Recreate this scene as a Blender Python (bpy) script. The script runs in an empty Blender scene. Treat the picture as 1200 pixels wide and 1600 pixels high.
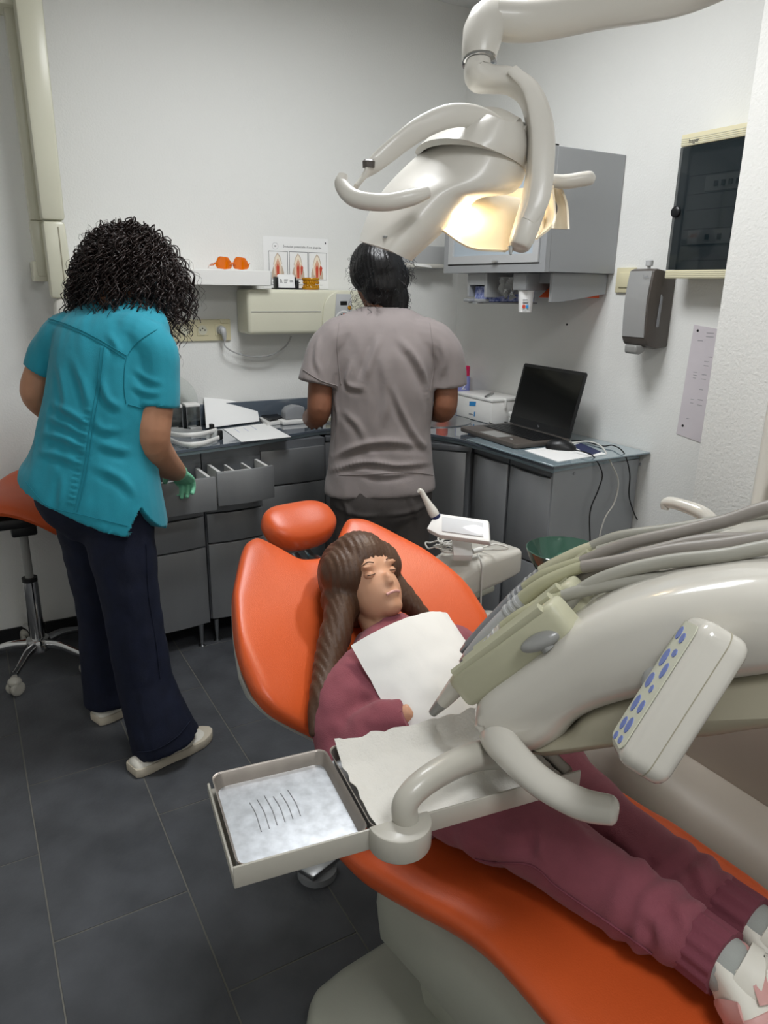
import bpy, bmesh, math, random
from mathutils import Vector, Matrix, noise
random.seed(7)
C = bpy.context.scene.collection
S = bpy.context.scene

# ------------------------------------------------------------------ camera
CAM = Vector((0, 0, 1.42))
RX = Vector((0.86789, -0.49652, 0.01527))
UY = Vector((0.13407, 0.26373, 0.95523))
FW = Vector((0.47832, 0.82699, -0.29546))
FPX = 1139.0
cam_d = bpy.data.cameras.new('camera'); cam = bpy.data.objects.new('camera', cam_d); C.objects.link(cam)
cam_d.sensor_fit = 'VERTICAL'; cam_d.sensor_height = 36; cam_d.lens = FPX / 1600 * 36; cam_d.clip_start = 0.02
cam.matrix_world = Matrix(((RX.x, UY.x, -FW.x, CAM.x), (RX.y, UY.y, -FW.y, CAM.y), (RX.z, UY.z, -FW.z, CAM.z), (0, 0, 0, 1)))
S.camera = cam
# ------------------------------------------------------------------ world, exposure
w = bpy.data.worlds.new('world'); S.world = w; w.use_nodes = True
w.node_tree.nodes['Background'].inputs[0].default_value = (0.9, 0.95, 1, 1)
w.node_tree.nodes['Background'].inputs[1].default_value = 0.3
S.view_settings.view_transform = 'Standard'; S.view_settings.look = 'None'
S.view_settings.gamma = 1; S.view_settings.use_curve_mapping = False
S.view_settings.exposure = 0.0
LIGHT_A = 27.0      # ceiling panel over the worktop side, watts
LIGHT_B = 20.0      # ceiling panel over the entrance side
LAMP_W = 9.0        # examination lamp

# ------------------------------------------------------------------ room sizes
YB, XR, XL, YF, ZC = 3.08, 2.18, -0.75, -1.3, 2.607

def at(px, py, X=None, Y=None, Z=None):
    """World point seen at a photograph pixel on a known plane."""
    d = RX * (px - 600) + UY * (800 - py) + FW * FPX
    if Z is not None: t = (Z - CAM.z) / d.z
    elif X is not None: t = X / d.x
    else: t = Y / d.y
    return CAM + d * t

# ------------------------------------------------------------------ materials
def lin(h):
    if isinstance(h, str):
        h = [int(h[i:i + 2], 16) / 255 for i in (0, 2, 4)]
    return tuple(c / 12.92 if c <= .04045 else ((c + .055) / 1.055) ** 2.4 for c in h) + (1,)

def mat(name, col, rough=.5, metal=0, bump=0, bscale=200, vary=0, vscale=8, col2=None, coat=0, trans=0, ior=1.45,
        emit=0, ecol=None, stretch=None, sheen=0, alpha=1, sss=0, detail=4):
    m = bpy.data.materials.new(name); m.use_nodes = True
    nt = m.node_tree; b = nt.nodes['Principled BSDF']; L = nt.links
    b.inputs['Base Color'].default_value = lin(col)
    b.inputs['Roughness'].default_value = rough; b.inputs['Metallic'].default_value = metal
    b.inputs['Coat Weight'].default_value = coat; b.inputs['Coat Roughness'].default_value = .08
    b.inputs['Transmission Weight'].default_value = trans; b.inputs['IOR'].default_value = ior
    b.inputs['Sheen Weight'].default_value = sheen; b.inputs['Alpha'].default_value = alpha
    if sss:
        b.inputs['Subsurface Weight'].default_value = sss
        b.inputs['Subsurface Radius'].default_value = (.012, .005, .003); b.inputs['Subsurface Scale'].default_value = 1
    if emit:
        b.inputs['Emission Color'].default_value = lin(ecol or col); b.inputs['Emission Strength'].default_value = emit
    if bump or vary:
        tc = nt.nodes.new('ShaderNodeTexCoord'); src = tc.outputs['Object']
        if stretch:
            mp = nt.nodes.new('ShaderNodeMapping'); mp.inputs['Scale'].default_value = stretch
            L.new(src, mp.inputs['Vector']); src = mp.outputs['Vector']
    if vary:
        n = nt.nodes.new('ShaderNodeTexNoise'); n.inputs['Scale'].default_value = vscale; n.inputs['Detail'].default_value = detail
        L.new(src, n.inputs['Vector'])
        mx = nt.nodes.new('ShaderNodeMix'); mx.data_type = 'RGBA'
        mx.inputs['A'].default_value = lin(col)
        c2 = lin(col2) if col2 else tuple(c * (1 - vary) for c in lin(col)[:3]) + (1,)
        mx.inputs['B'].default_value = c2
        rp = nt.nodes.new('ShaderNodeMapRange'); rp.inputs['From Min'].default_value = .35; rp.inputs['From Max'].default_value = .65
        L.new(n.outputs['Fac'], rp.inputs['Value']); L.new(rp.outputs['Result'], mx.inputs['Factor'])
        L.new(mx.outputs['Result'], b.inputs['Base Color'])
    if bump:
        n2 = nt.nodes.new('ShaderNodeTexNoise'); n2.inputs['Scale'].default_value = bscale; n2.inputs['Detail'].default_value = 3
        L.new(src, n2.inputs['Vector'])
        bp = nt.nodes.new('ShaderNodeBump'); bp.inputs['Strength'].default_value = bump; bp.inputs['Distance'].default_value = .002
        L.new(n2.outputs['Fac'], bp.inputs['Height']); L.new(bp.outputs['Normal'], b.inputs['Normal'])
    return m

def thin_glass(name, col, rough=.03, mix=.75):
    m = bpy.data.materials.new(name); m.use_nodes = True; nt = m.node_tree; L = nt.links
    nt.nodes.remove(nt.nodes['Principled BSDF']); out = nt.nodes['Material Output']
    t = nt.nodes.new('ShaderNodeBsdfTransparent'); t.inputs[0].default_value = lin(col)
    g = nt.nodes.new('ShaderNodeBsdfGlossy'); g.inputs['Roughness'].default_value = rough
    d = nt.nodes.new('ShaderNodeBsdfDiffuse'); d.inputs[0].default_value = lin(col)
    f = nt.nodes.new('ShaderNodeFresnel'); f.inputs[0].default_value = 1.5
    m1 = nt.nodes.new('ShaderNodeMixShader'); m1.inputs[0].default_value = 1 - mix
    L.new(t.outputs[0], m1.inputs[1]); L.new(d.outputs[0], m1.inputs[2])
    m2 = nt.nodes.new('ShaderNodeMixShader'); L.new(f.outputs[0], m2.inputs[0]); L.new(m1.outputs[0], m2.inputs[1]); L.new(g.outputs[0], m2.inputs[2])
    L.new(m2.outputs[0], out.inputs[0]); return m

M = dict(
    wall=mat('wall_paint', 'e4e4e0', .75, bump=.55, bscale=140),
    wallrough=mat('rough_wall_paint', 'e6e5e0', .8, bump=1.0, bscale=110),
    ceil=mat('ceiling_paint', 'e6e6e4', .9, bump=.2, bscale=150),
    tile=mat('slate_tile', '535559', .42, bump=.35, bscale=90, vary=.35, vscale=7, detail=8),
    grout=mat('grout', '75736c', .9, bump=.4, bscale=300),
    skirt=mat('skirting_tile', '1d1d1f', .4, bump=.2, bscale=90),
    cream=mat('cream_plastic', 'd3d1bd', .3, vary=.03, vscale=6),
    beige=mat('beige_plastic', 'd8d0ae', .35),
    white=mat('white_plastic', 'e9e8e4', .3),
    offwhite=mat('offwhite_plastic', 'd7d4cb', .25, coat=.4),
    lampwhite=mat('lamp_shell', 'd8d4cb', .36, coat=.15),
    greyplastic=mat('grey_plastic', '8d8f92', .4),
    lightgrey=mat('light_grey_plastic', 'b5b6b6', .4),
    cabgrey=mat('cabinet_grey', '9b9d9f', .45, metal=.2),
    steelfront=mat('steel_front', '989a9c', .36, metal=.45, bump=.1, bscale=60, stretch=(1, 1, .08), vary=.06, vscale=20),
    carcass=mat('cabinet_carcass', '7c7f83', .4, metal=.3),
    endpanel=mat('end_panel', 'a2a5a8', .4, metal=.35, vary=.06, vscale=5),
    dark=mat('dark_gap', '141516', .6),
    black=mat('black_plastic', '131416', .35, bump=.1, bscale=400),
    screen=mat('black_screen', '060708', .12),
    worktop=mat('blue_grey_glass', '555e68', .07, coat=1),
    worktop2=mat('pale_glass_edge', '8ea0a8', .1, coat=1),
    chrome=mat('chrome', 'c9c9c9', .12, metal=1),
    steel=mat('brushed_steel', 'b9bbbc', .28, metal=1, bump=.1, bscale=80),
    paper=mat('paper', 'eeeeec', .8, bump=.1, bscale=80),
    ink=mat('ink', '3a3a40', .8),
    blueink=mat('blue_ink', '2f86c4', .6),
    redink=mat('red_ink', 'c5452e', .7),
    pinkink=mat('pink_ink', 'd9a78c', .7),
    tanink=mat('tan_ink', 'c3b09c', .7),
    creamink=mat('cream_ink', 'efe4d0', .7),
    lilacpaper=mat('lilac_paper', 'cfc8cc', .8, vary=.05, vscale=10),
    orangeglass=mat('orange_plastic_lens', 'f07800', .08, trans=.35, coat=.6),
    amber=mat('amber_resin', 'd99a05', .1, trans=.4, coat=.5),
    smoke=mat('smoked_pane', '1d272b', .06, alpha=.62),
    silver=mat('silver_plastic', 'a9a9a8', .35, metal=.35),
    brownplastic=mat('dark_taupe_plastic', '544e49', .4),
    frosted=mat('frosted_glass', 'aab6bf', .35, coat=.3),
    clear=thin_glass('clear_acrylic', 'f8faf9', .03, .97),
    baggy=thin_glass('cloudy_plastic', 'e6e8e6', .2, .55),
    greenglass=thin_glass('green_glass', '86b8a4', .03, .78),
    teal=mat('teal_cotton', '138a9e', .8, bump=.35, bscale=700, sheen=.15, vary=.08, vscale=18),
    tealseam=mat('teal_seam', '0f7889', .85),
    navy=mat('navy_denim', '0c142c', .85, bump=.3, bscale=500, vary=.25, vscale=22),
    grey=mat('taupe_scrub_cotton', '8b8280', .85, bump=.35, bscale=700, sheen=.15, vary=.05, vscale=14),
    greypants=mat('dark_taupe_trousers', '4c4745', .85, bump=.3, bscale=600),
    skin1=mat('skin_light_brown', 'b98668', .5, sss=.08, vary=.08, vscale=30),
    skin2=mat('skin_brown', '8a5a42', .5, sss=.06, vary=.08, vscale=30),
    skin3=mat('skin_child', 'c9997c', .5, sss=.1),
    hair1=mat('dark_brown_hair', '2a1f1c', .38, vary=.4, vscale=40),
    hair2=mat('black_hair', '0d0c0e', .36, bump=.5, bscale=160, stretch=(1, 1, .2)),
    hair3=mat('brown_hair', '4a3222', .5, bump=.5, bscale=160, stretch=(1, 1, .2)),
    glove=mat('mint_glove', '86d2ac', .55, bump=.2, bscale=200),
    shoewhite=mat('white_leather', 'e4e0d4', .5, bump=.1, bscale=200),
    shoesole=mat('cream_rubber', 'cfc5b2', .7),
    orange=mat('orange_vinyl', 'cc5626', .36, bump=.18, bscale=420, vary=.07, vscale=6),
    piping=mat('grey_trim', 'a9aaa4', .5),
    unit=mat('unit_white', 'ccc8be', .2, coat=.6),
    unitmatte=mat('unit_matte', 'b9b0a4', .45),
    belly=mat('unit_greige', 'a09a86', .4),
    chairgrey=mat('chair_base_greige', 'a3a497', .42, bump=.1, bscale=300),
    windowplastic=mat('pale_window_plastic', 'd6d7d8', .12, coat=.5),
    holder=mat('holder_sage', 'bab89e', .42, bump=.08, bscale=200),
    hose=mat('hose_grey', '9a988e', .42),
    hoseb=mat('hose_warm_grey', '8d8780', .42),
    hosecap=mat('hose_sleeve_sage', 'a9a78a', .45),
    knob=mat('knob_grey', '8b8b88', .3, coat=.3),
    padface=mat('keypad_face', 'cfcfbc', .4),
    padkey=mat('keypad_key', '6d7dbb', .45),
    padkey2=mat('keypad_key_dark', '3e4c93', .5),
    mauve=mat('mauve_fleece', '8c4c57', .95, bump=.4, bscale=500, sheen=.1, vary=.1, vscale=30),
    mauvedark=mat('mauve_rib', '7e424e', .95, bump=.4, bscale=300),
    tissue=mat('crepe_tissue', 'dedbd3', .9, bump=.5, bscale=260),
    traymetal=mat('tray_floor', 'd9dde2', .28, metal=.75, vary=.25, vscale=55, detail=9),
    trayside=mat('tray_side', 'a79f97', .38, metal=.7, vary=.15, vscale=30),
    trayholder=mat('tray_holder_paint', 'b5b1a6', .35, coat=.2),
    pink=mat('pink_leather', 'd4a09a', .45, bump=.15, bscale=300),
    sock=mat('pale_sock', 'a7aaa5', .8, bump=.4, bscale=300, stretch=(1, 1, 4)),
    lace=mat('mauve_lace', 'a99493', .8),
    pinkcap=mat('pink_cap', 'd81f5c', .35),
    bottleblue=mat('periwinkle_label', '8d93cf', .4),
    blueflower=mat('blue_box_print', '3c4f9c', .5, vary=.5, vscale=60, col2='b9c0e4'),
    orangebox=mat('orange_carton', 'd4531e', .6),
    navypaper=mat('navy_paper', '1b2550', .5),
    cable=mat('grey_cable', 'a9a9a8', .5),
    cablew=mat('white_cable', 'd5d3cc', .5),
    bulb=mat('bulb_glow', 'fff2d8', .4, emit=40, ecol='ffe9c4'),
    reflector=mat('reflector', 'efe2c8', .25, metal=.1),
    panel=mat('light_diffuser', 'ffffff', .6, emit=1, ecol='f4f8ff'),
)

# ------------------------------------------------------------------ object helpers
def wm(o):
    m = o.matrix_basis.copy()
    while o.parent:
        o = o.parent; m = o.matrix_basis @ m
    return m

def tag(o, label=None, cat=None, group=None, kind=None):
    if label: o['label'] = label
    if cat: o['category'] = cat
    if group: o['group'] = group
    if kind: o['kind'] = kind
    return o

def thing(name, label, cat, loc=(0, 0, 0), rz=0, group=None):
    o = bpy.data.objects.new(name, None); C.objects.link(o)
    o.empty_display_size = .05; o.location = loc; o.rotation_euler = (0, 0, rz)
    return tag(o, label, cat, group)

def put(name, bm, material, parent=None, loc=None, smooth=True, world=True, angle=40):
    """Link a bmesh as one mesh object. World coordinates are turned into the parent's (or own) frame."""
    me = bpy.data.meshes.new(name)
    if parent is not None:
        if world: bm.transform(wm(parent).inverted())
    elif loc is not None and world:
        bm.transform(Matrix.Translation(-Vector(loc)))
    bmesh.ops.recalc_face_normals(bm, faces=bm.faces[:])
    bm.to_mesh(me); bm.free()
    mats = material if isinstance(material, (list, tuple)) else [material]
    for m in mats: me.materials.append(M[m] if isinstance(m, str) else m)
    o = bpy.data.objects.new(name, me); C.objects.link(o)
    if parent is not None: o.parent = parent
    if loc is not None and parent is None: o.location = loc
    if smooth:
        for p in me.polygons: p.use_smooth = True
        try: me.set_sharp_from_angle(angle=math.radians(angle))
        except Exception: pass
    return o

def struct(name, bm, material, **k):
    o = put(name, bm, material, **k); o['kind'] = 'structure'; return o

def new(): return bmesh.new()

def merge(bm, other, mtx=None):
    if mtx is not None: other.transform(mtx)
    me = bpy.data.meshes.new('t'); other.to_mesh(me); other.free(); bm.from_mesh(me); bpy.data.meshes.remove(me); return bm

def box(bm, lo, hi, bev=0, seg=2, mtx=None):
    t = new(); bmesh.ops.create_cube(t, size=1)
    lo, hi = Vector(lo), Vector(hi); s = hi - lo
    t.transform(Matrix.Translation((lo + hi) / 2) @ Matrix.Diagonal((abs(s.x), abs(s.y), abs(s.z), 1)))
    if bev: bmesh.ops.bevel(t, geom=t.edges[:], offset=bev, segments=seg, profile=.5, affect='EDGES')
    return merge(bm, t, mtx)

def spl(pts, n=8):
    """Catmull-Rom through points (tuples of any length)."""
    P = [tuple(p) for p in pts]; P = [tuple(2 * a - b for a, b in zip(P[0], P[1]))] + P + [tuple(2 * a - b for a, b in zip(P[-1], P[-2]))]
    out = []
    for i in range(1, len(P) - 2):
        for k in range(n):
            t = k / n; t2, t3 = t * t, t * t * t
            out.append(tuple(.5 * (2 * b + (c - a) * t + (2 * a - 5 * b + 4 * c - d) * t2 + (3 * b - a - 3 * c + d) * t3)
                             for a, b, c, d in zip(P[i - 1], P[i], P[i + 1], P[i + 2])))
    out.append(P[-2]); return out

def loft(bm, rings, cap=True, closed=True):
    V = [[bm.verts.new(p) for p in r] for r in rings]; n = len(V[0])
    for a, b in zip(V, V[1:]):
        for i in range(n if closed else n - 1):
            j = (i + 1) % n
            try: bm.faces.new((a[i], a[j], b[j], b[i]))
            except ValueError: pass
    if cap and closed:
        try: bm.faces.new(V[0][::-1]); bm.faces.new(V[-1])
        except ValueError: pass
    return V

def ring(c, ax, ay, rx, ry, n=20, p=2.0):
    c, ax, ay = Vector(c), Vector(ax), Vector(ay); o = []
    for i in range(n):
        t = 2 * math.pi * i / n; co, si = math.cos(t), math.sin(t)
        o.append(c + ax * (rx * math.copysign(abs(co) ** (2 / p), co)) + ay * (ry * math.copysign(abs(si) ** (2 / p), si)))
    return o

def tube(bm, pts, r, n=10, sm=6, ratio=1.0, p=2.0, up=None, cap=True):
    """Tube along a smoothed path; r is a number or one radius per point; ratio = width across 'up' / width along it."""
    if not isinstance(r, (list, tuple)): r = [r] * len(pts)
    q = [tuple(a) + (b,) for a, b in zip(pts, r)]
    q = spl(q, sm) if sm > 1 else q
    P = [Vector(a[:3]) for a in q]; R = [max(a[3], 1e-4) for a in q]
    ref = Vector(up) if up else None; rings = []; last = None
    for i, c in enumerate(P):
        t = (P[min(i + 1, len(P) - 1)] - P[max(i - 1, 0)])
        if t.length < 1e-9: t = Vector((0, 0, 1))
        t.normalize()
        if ref is None:
            if last is None: last = t.orthogonal().normalized()
            u = (last - t * last.dot(t)); u = u.normalized() if u.length > 1e-6 else t.orthogonal().normalized(); last = u
        else:
            u = ref - t * ref.dot(t); u = u.normalized() if u.length > 1e-6 else t.orthogonal().normalized()
        v = t.cross(u); rings.append(ring(c, u, v, R[i], R[i] * ratio, n, p))
    loft(bm, rings, cap); return bm

def lathe(bm, prof, c=(0, 0, 0), axis=(0, 0, 1), n=28, cap=True):
    """Profile of (radius, height) turned round an axis at c."""
    ax = Vector(axis).normalized(); u = ax.orthogonal().normalized(); v = ax.cross(u); c = Vector(c)
    loft(bm, [ring(c + ax * h, u, v, max(r, 1e-4), max(r, 1e-4), n) for r, h in prof], cap); return bm

def cyl(bm, a, b, r0, r1=None, n=18):
    a, b = Vector(a), Vector(b); d = b - a
    return lathe(bm, [(r0, 0), (r0 if r1 is None else r1, d.length)], a, d, n)

def prism(bm, poly, frame, th, bev=0, seg=2):
    """2D polygon in frame (origin, ex, ey, ez) pushed along ez by th, edges rounded by bev."""
    o, ex, ey, ez = [Vector(a) for a in frame]; t = new()
    a = [t.verts.new((p[0], p[1], 0)) for p in poly]; b = [t.verts.new((p[0], p[1], th)) for p in poly]
    n = len(poly); t.faces.new(a[::-1]); t.faces.new(b)
    for i in range(n): t.faces.new((a[i], a[(i + 1) % n], b[(i + 1) % n], b[i]))
    bmesh.ops.recalc_face_normals(t, faces=t.faces[:])
    if bev:
        e = [e for e in t.edges if e.calc_face_angle(0) > .6]
        bmesh.ops.bevel(t, geom=e, offset=bev, segments=seg, profile=.5, affect='EDGES', clamp_overlap=True)
    mt = Matrix(((ex.x, ey.x, ez.x, o.x), (ex.y, ey.y, ez.y, o.y), (ex.z, ey.z, ez.z, o.z), (0, 0, 0, 1)))
    return merge(bm, t, mt)

def ell(bm, c, r, mtx=None, u=20, v=14):
    t = new(); bmesh.ops.create_uvsphere(t, u_segments=u, v_segments=v, radius=1)
    t.transform(Matrix.Diagonal((r[0], r[1], r[2], 1)))
    if mtx is not None: t.transform(mtx)
    t.transform(Matrix.Translation(Vector(c))); return merge(bm, t)

def sheet(bm, rows, th):
    """Grid of points (rows) given thickness along the local normal, rim closed."""
    nr, nc = len(rows), len(rows[0]); G = [[Vector(p) for p in r] for r in rows]
    def nrm(i, j):
        a = G[min(i + 1, nr - 1)][j] - G[max(i - 1, 0)][j]; b = G[i][min(j + 1, nc - 1)] - G[i][max(j - 1, 0)]
        c = a.cross(b); return c.normalized() if c.length > 1e-12 else Vector((0, 0, 1))
    A = [[bm.verts.new(G[i][j]) for j in range(nc)] for i in range(nr)]
    B = [[bm.verts.new(G[i][j] - nrm(i, j) * th) for j in range(nc)] for i in range(nr)]
    for i in range(nr - 1):
        for j in range(nc - 1):
            bm.faces.new((A[i][j], A[i][j + 1], A[i + 1][j + 1], A[i + 1][j])); bm.faces.new((B[i][j], B[i + 1][j], B[i + 1][j + 1], B[i][j + 1]))
    for i in range(nr - 1):
        bm.faces.new((A[i][0], A[i + 1][0], B[i + 1][0], B[i][0])); bm.faces.new((A[i][-1], B[i][-1], B[i + 1][-1], A[i + 1][-1]))
    for j in range(nc - 1):
        bm.faces.new((A[0][j], B[0][j], B[0][j + 1], A[0][j + 1])); bm.faces.new((A[-1][j], A[-1][j + 1], B[-1][j + 1], B[-1][j]))
    return bm

def evaluated(ob):
    dg = bpy.context.evaluated_depsgraph_get(); dg.update()
    return bpy.data.meshes.new_from_object(ob.evaluated_get(dg))

def fuse(bm, voxel=.006, smooth=6, fac=.5, subd=0):
    """Union the closed shells of a bmesh into one continuous smooth surface."""
    me = bpy.data.meshes.new('f'); bmesh.ops.recalc_face_normals(bm, faces=bm.faces[:]); bm.to_mesh(me); bm.free()
    o = bpy.data.objects.new('f', me); C.objects.link(o)
    r = o.modifiers.new('r', 'REMESH'); r.mode = 'VOXEL'; r.voxel_size = voxel; r.adaptivity = 0
    if smooth:
        s = o.modifiers.new('s', 'SMOOTH'); s.factor = fac; s.iterations = smooth
    m2 = evaluated(o); bpy.data.objects.remove(o); bpy.data.meshes.remove(me)
    out = new(); out.from_mesh(m2); bpy.data.meshes.remove(m2); return out

def subdiv(bm, lv=2):
    me = bpy.data.meshes.new('f'); bmesh.ops.recalc_face_normals(bm, faces=bm.faces[:]); bm.to_mesh(me); bm.free()
    o = bpy.data.objects.new('f', me); C.objects.link(o)
    s = o.modifiers.new('s', 'SUBSURF'); s.levels = lv; s.render_levels = lv
    m2 = evaluated(o); bpy.data.objects.remove(o); bpy.data.meshes.remove(me)
    out = new(); out.from_mesh(m2); bpy.data.meshes.remove(m2); return out

def text(bm, s, size, frame, th=.0004, align='LEFT'):
    """Lettering in frame (origin, ex, ey, ez), flat print with a hair of thickness."""
    cu = bpy.data.curves.new('t', 'FONT'); cu.body = s; cu.size = size; cu.extrude = th / 2; cu.align_x = align; cu.resolution_u = 2
    o = bpy.data.objects.new('t', cu); C.objects.link(o); me = evaluated(o)
    bpy.data.objects.remove(o); bpy.data.curves.remove(cu)
    t = new(); t.from_mesh(me); bpy.data.meshes.remove(me)
    og, ex, ey, ez = [Vector(a) for a in frame]
    mt = Matrix(((ex.x, ey.x, ez.x, og.x), (ex.y, ey.y, ez.y, og.y), (ex.z, ey.z, ez.z, og.z), (0, 0, 0, 1)))
    return merge(bm, t, mt)

def rect(bm, frame, x0, y0, x1, y1, th=.0004):
    return prism(bm, [(x0, y0), (x1, y0), (x1, y1), (x0, y1)], frame, th)

BACK = lambda x, y, z: ((x, y, z), (1, 0, 0), (0, 0, 1), (0, -1, 0))       # a frame facing the camera off the back wall
RIGHT = lambda x, y, z: ((x, y, z), (0, -1, 0), (0, 0, 1), (-1, 0, 0))     # a frame facing into the room off the right wall
# ================================================================== the room
bm = new(); box(bm, (XL - .1, YF - .1, -.12), (XR + .1, YB + .1, -.0016)); floor = struct('floor', bm, 'grout', loc=(0, 0, 0))
TX, TY = .305, .612
def tile_mesh(w, d):
    b = new(); box(b, (-w / 2, -d / 2, -.0012), (w / 2, d / 2, 0), .0005, 1); return b
proto_tile = None
i0 = math.floor((XL - .009) / TX) - 1
for i in range(i0, i0 + 14):
    x0 = .009 + i * TX; x1 = x0 + TX
    off = 1.469 if i % 2 == 0 else 1.775
    for j in range(-6, 5):
        y0 = off + j * TY; y1 = y0 + TY
        a0, a1, b0, b1 = max(x0, XL), min(x1, XR), max(y0, YF), min(y1, YB - .01)
        if a1 - a0 < .02 or b1 - b0 < .02: continue
        full = a1 - a0 > TX - 1e-4 and b1 - b0 > TY - 1e-4
        if full and proto_tile is not None:
            o = bpy.data.objects.new('floor_tile', proto_tile.data); C.objects.link(o)
        else:
            b = tile_mesh(a1 - a0 - .0035, b1 - b0 - .0035); o = put('floor_tile', b, 'tile', parent=floor, world=False)
            if full: proto_tile = o
        o.parent = floor; o.location = ((a0 + a1) / 2, (b0 + b1) / 2, random.uniform(-.0002, .0002))
bm = new(); box(bm, (XL - .1, YB, -.12), (XR + .1, YB + .1, ZC + .1)); struct('wall_back', bm, 'wall', loc=(.7, YB, 0))
bm = new(); box(bm, (XR, YF - .1, -.12), (XR + .1, YB, ZC + .1)); struct('wall_right', bm, 'wall', loc=(XR, 1, 0))
bm = new(); box(bm, (2.05, YF, 0), (XR, 1.505, ZC), .004); struct('wall_projection', bm, 'wallrough', loc=(2.1, .5, 0))
bm = new(); box(bm, (XL - .1, YF - .1, -.12), (XL, YB, ZC + .1)); struct('wall_left', bm, 'wall', loc=(XL, 1, 0))
bm = new(); box(bm, (XL, YF - .1, -.12), (XR, YF, ZC + .1)); struct('wall_front', bm, 'wall', loc=(.7, YF, 0))
bm = new(); box(bm, (XL, YF, ZC), (XR, YB, ZC + .1)); struct('ceiling', bm, 'ceil', loc=(.7, 1, ZC))
# skirting tiles along the back wall
bm = new(); box(bm, (XL, YB - .004, 0), (XR, YB, .07)); bb = struct('baseboard_back', bm, 'grout', loc=(.7, YB - .004, 0))
x = XL
while x < XR - .03:
    x1 = min(x + .305, XR); b = new(); box(b, (x + .0015, YB - .011, 0), (x1 - .0015, YB - .003, .072), .001, 1)
    put('skirting_tile', b, 'skirt', parent=bb); x += .305

# ceiling panels
def ceiling_light(x, y, watt, label, sx=.6, sy=.6):
    t = thing('ceiling_light', label, 'ceiling light', (x, y, ZC - .045))
    b = new()
    for a, c in (((-sx / 2 - .02, -sy / 2 - .02), (sx / 2 + .02, -sy / 2)), ((-sx / 2 - .02, sy / 2), (sx / 2 + .02, sy / 2 + .02)),
                 ((-sx / 2 - .02, -sy / 2), (-sx / 2, sy / 2)), ((sx / 2, -sy / 2), (sx / 2 + .02, sy / 2))):
        box(b, (x + a[0], y + a[1], ZC - .045), (x + c[0], y + c[1], ZC))
    put('light_frame', b, 'white', t)
    b = new(); box(b, (x - sx / 2, y - sy / 2, ZC - .02), (x + sx / 2, y + sy / 2, ZC - .012)); put('diffuser', b, 'panel', t)
    ld = bpy.data.lights.new('panel_light', 'AREA'); ld.shape = 'RECTANGLE'; ld.size = sx - .02; ld.size_y = sy - .02; ld.energy = watt; ld.color = (.96, .98, 1)
    lo = bpy.data.objects.new('panel_light', ld); C.objects.link(lo); lo.parent = t; lo.location = (0, 0, .018)
ceiling_light(1.05, 1.75, LIGHT_A, 'square flush ceiling light over the dental chair')
ceiling_light(.5, -.35, LIGHT_B, 'square flush ceiling light near the entrance')

# ================================================================== back wall
# --- folding x-ray arm
def quad_bar(bm, a, b, w0, w1, d, bev=.006):
    """Tapered box bar from a to b; w across the wall, d off the wall."""
    a, b = Vector(a), Vector(b); t = (b - a).normalized(); n = Vector((0, -1, 0)); s = t.cross(n).normalized()
    L = (b - a).length
    return prism(bm, [(-w0 / 2, 0), (w0 / 2, 0), (w1 / 2, L), (-w1 / 2, L)], (a - n * d / 2, s, t, n), d, bev)
xa = thing('xray_arm', 'cream folding X-ray arm hanging down the white back wall', 'x-ray arm', (at(60, 420, Y=YB).x, YB, 1.4))
A1 = at(36, -60, Y=2.93); A2 = at(82, 345, Y=2.93); A3 = at(98, 466, Y=2.93)
B1 = at(12, -20, Y=3.0); B2 = at(57, 345, Y=3.0); B3 = at(68, 432, Y=3.0)
b = new(); quad_bar(b, A1, A2, .085, .075, .07, .012); put('upper_arm_cover', b, 'cream', xa)
b = new(); quad_bar(b, A2 - Vector((0, 0, .002)), A3, .072, .078, .066, .012); lo_ = put('forearm_cover', b, 'cream', xa)
b = new(); m_ = (A2 + A3) / 2; quad_bar(b, A2 + Vector((.012, -.034, -.02)), A3 + Vector((.008, -.034, .01)), .003, .003, .002, 0); put('seam', b, 'belly', lo_)
b = new(); quad_bar(b, B1, B2, .04, .045, .05, .006); put('lower_arm_bar', b, 'cream', xa)
b = new(); quad_bar(b, B2, B3, .05, .04, .05, .006); put('elbow_link', b, 'cream', xa)
b = new(); quad_bar(b, A3, A3 + Vector((.012, 0, -.07)), .06, .1, .08, .015); put('wrist_joint', b, 'offwhite', xa)
bp_ = at(14, 20, Y=3.03); b = new(); box(b, (bp_.x - .05, 2.95, bp_.z), (bp_.x + .03, YB, bp_.z + .25), .01); put('wall_bracket', b, 'cream', xa); b = new(); box(b, (at(62, 436, Y=3.0).x - .02, 2.98, at(62, 440, Y=3.0).z), (at(62, 436, Y=3.0).x + .03, YB, at(62, 436, Y=3.0).z + .06), .004); put('lower_bracket', b, 'cream', xa)

# --- shelf
sh = thing('wall_shelf', 'long white box shelf fixed to the back wall', 'shelf', (.76, YB, 1.415))
b = new(); box(b, (.36, 2.90, 1.415), (1.135, YB, 1.473), .002, 1); put('board', b, 'white', sh)
b = new(); box(b, (1.136, 2.902, 1.418), (1.139, YB - .001, 1.470), .001, 1); put('end_cap', b, 'lightgrey', sh)

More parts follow.
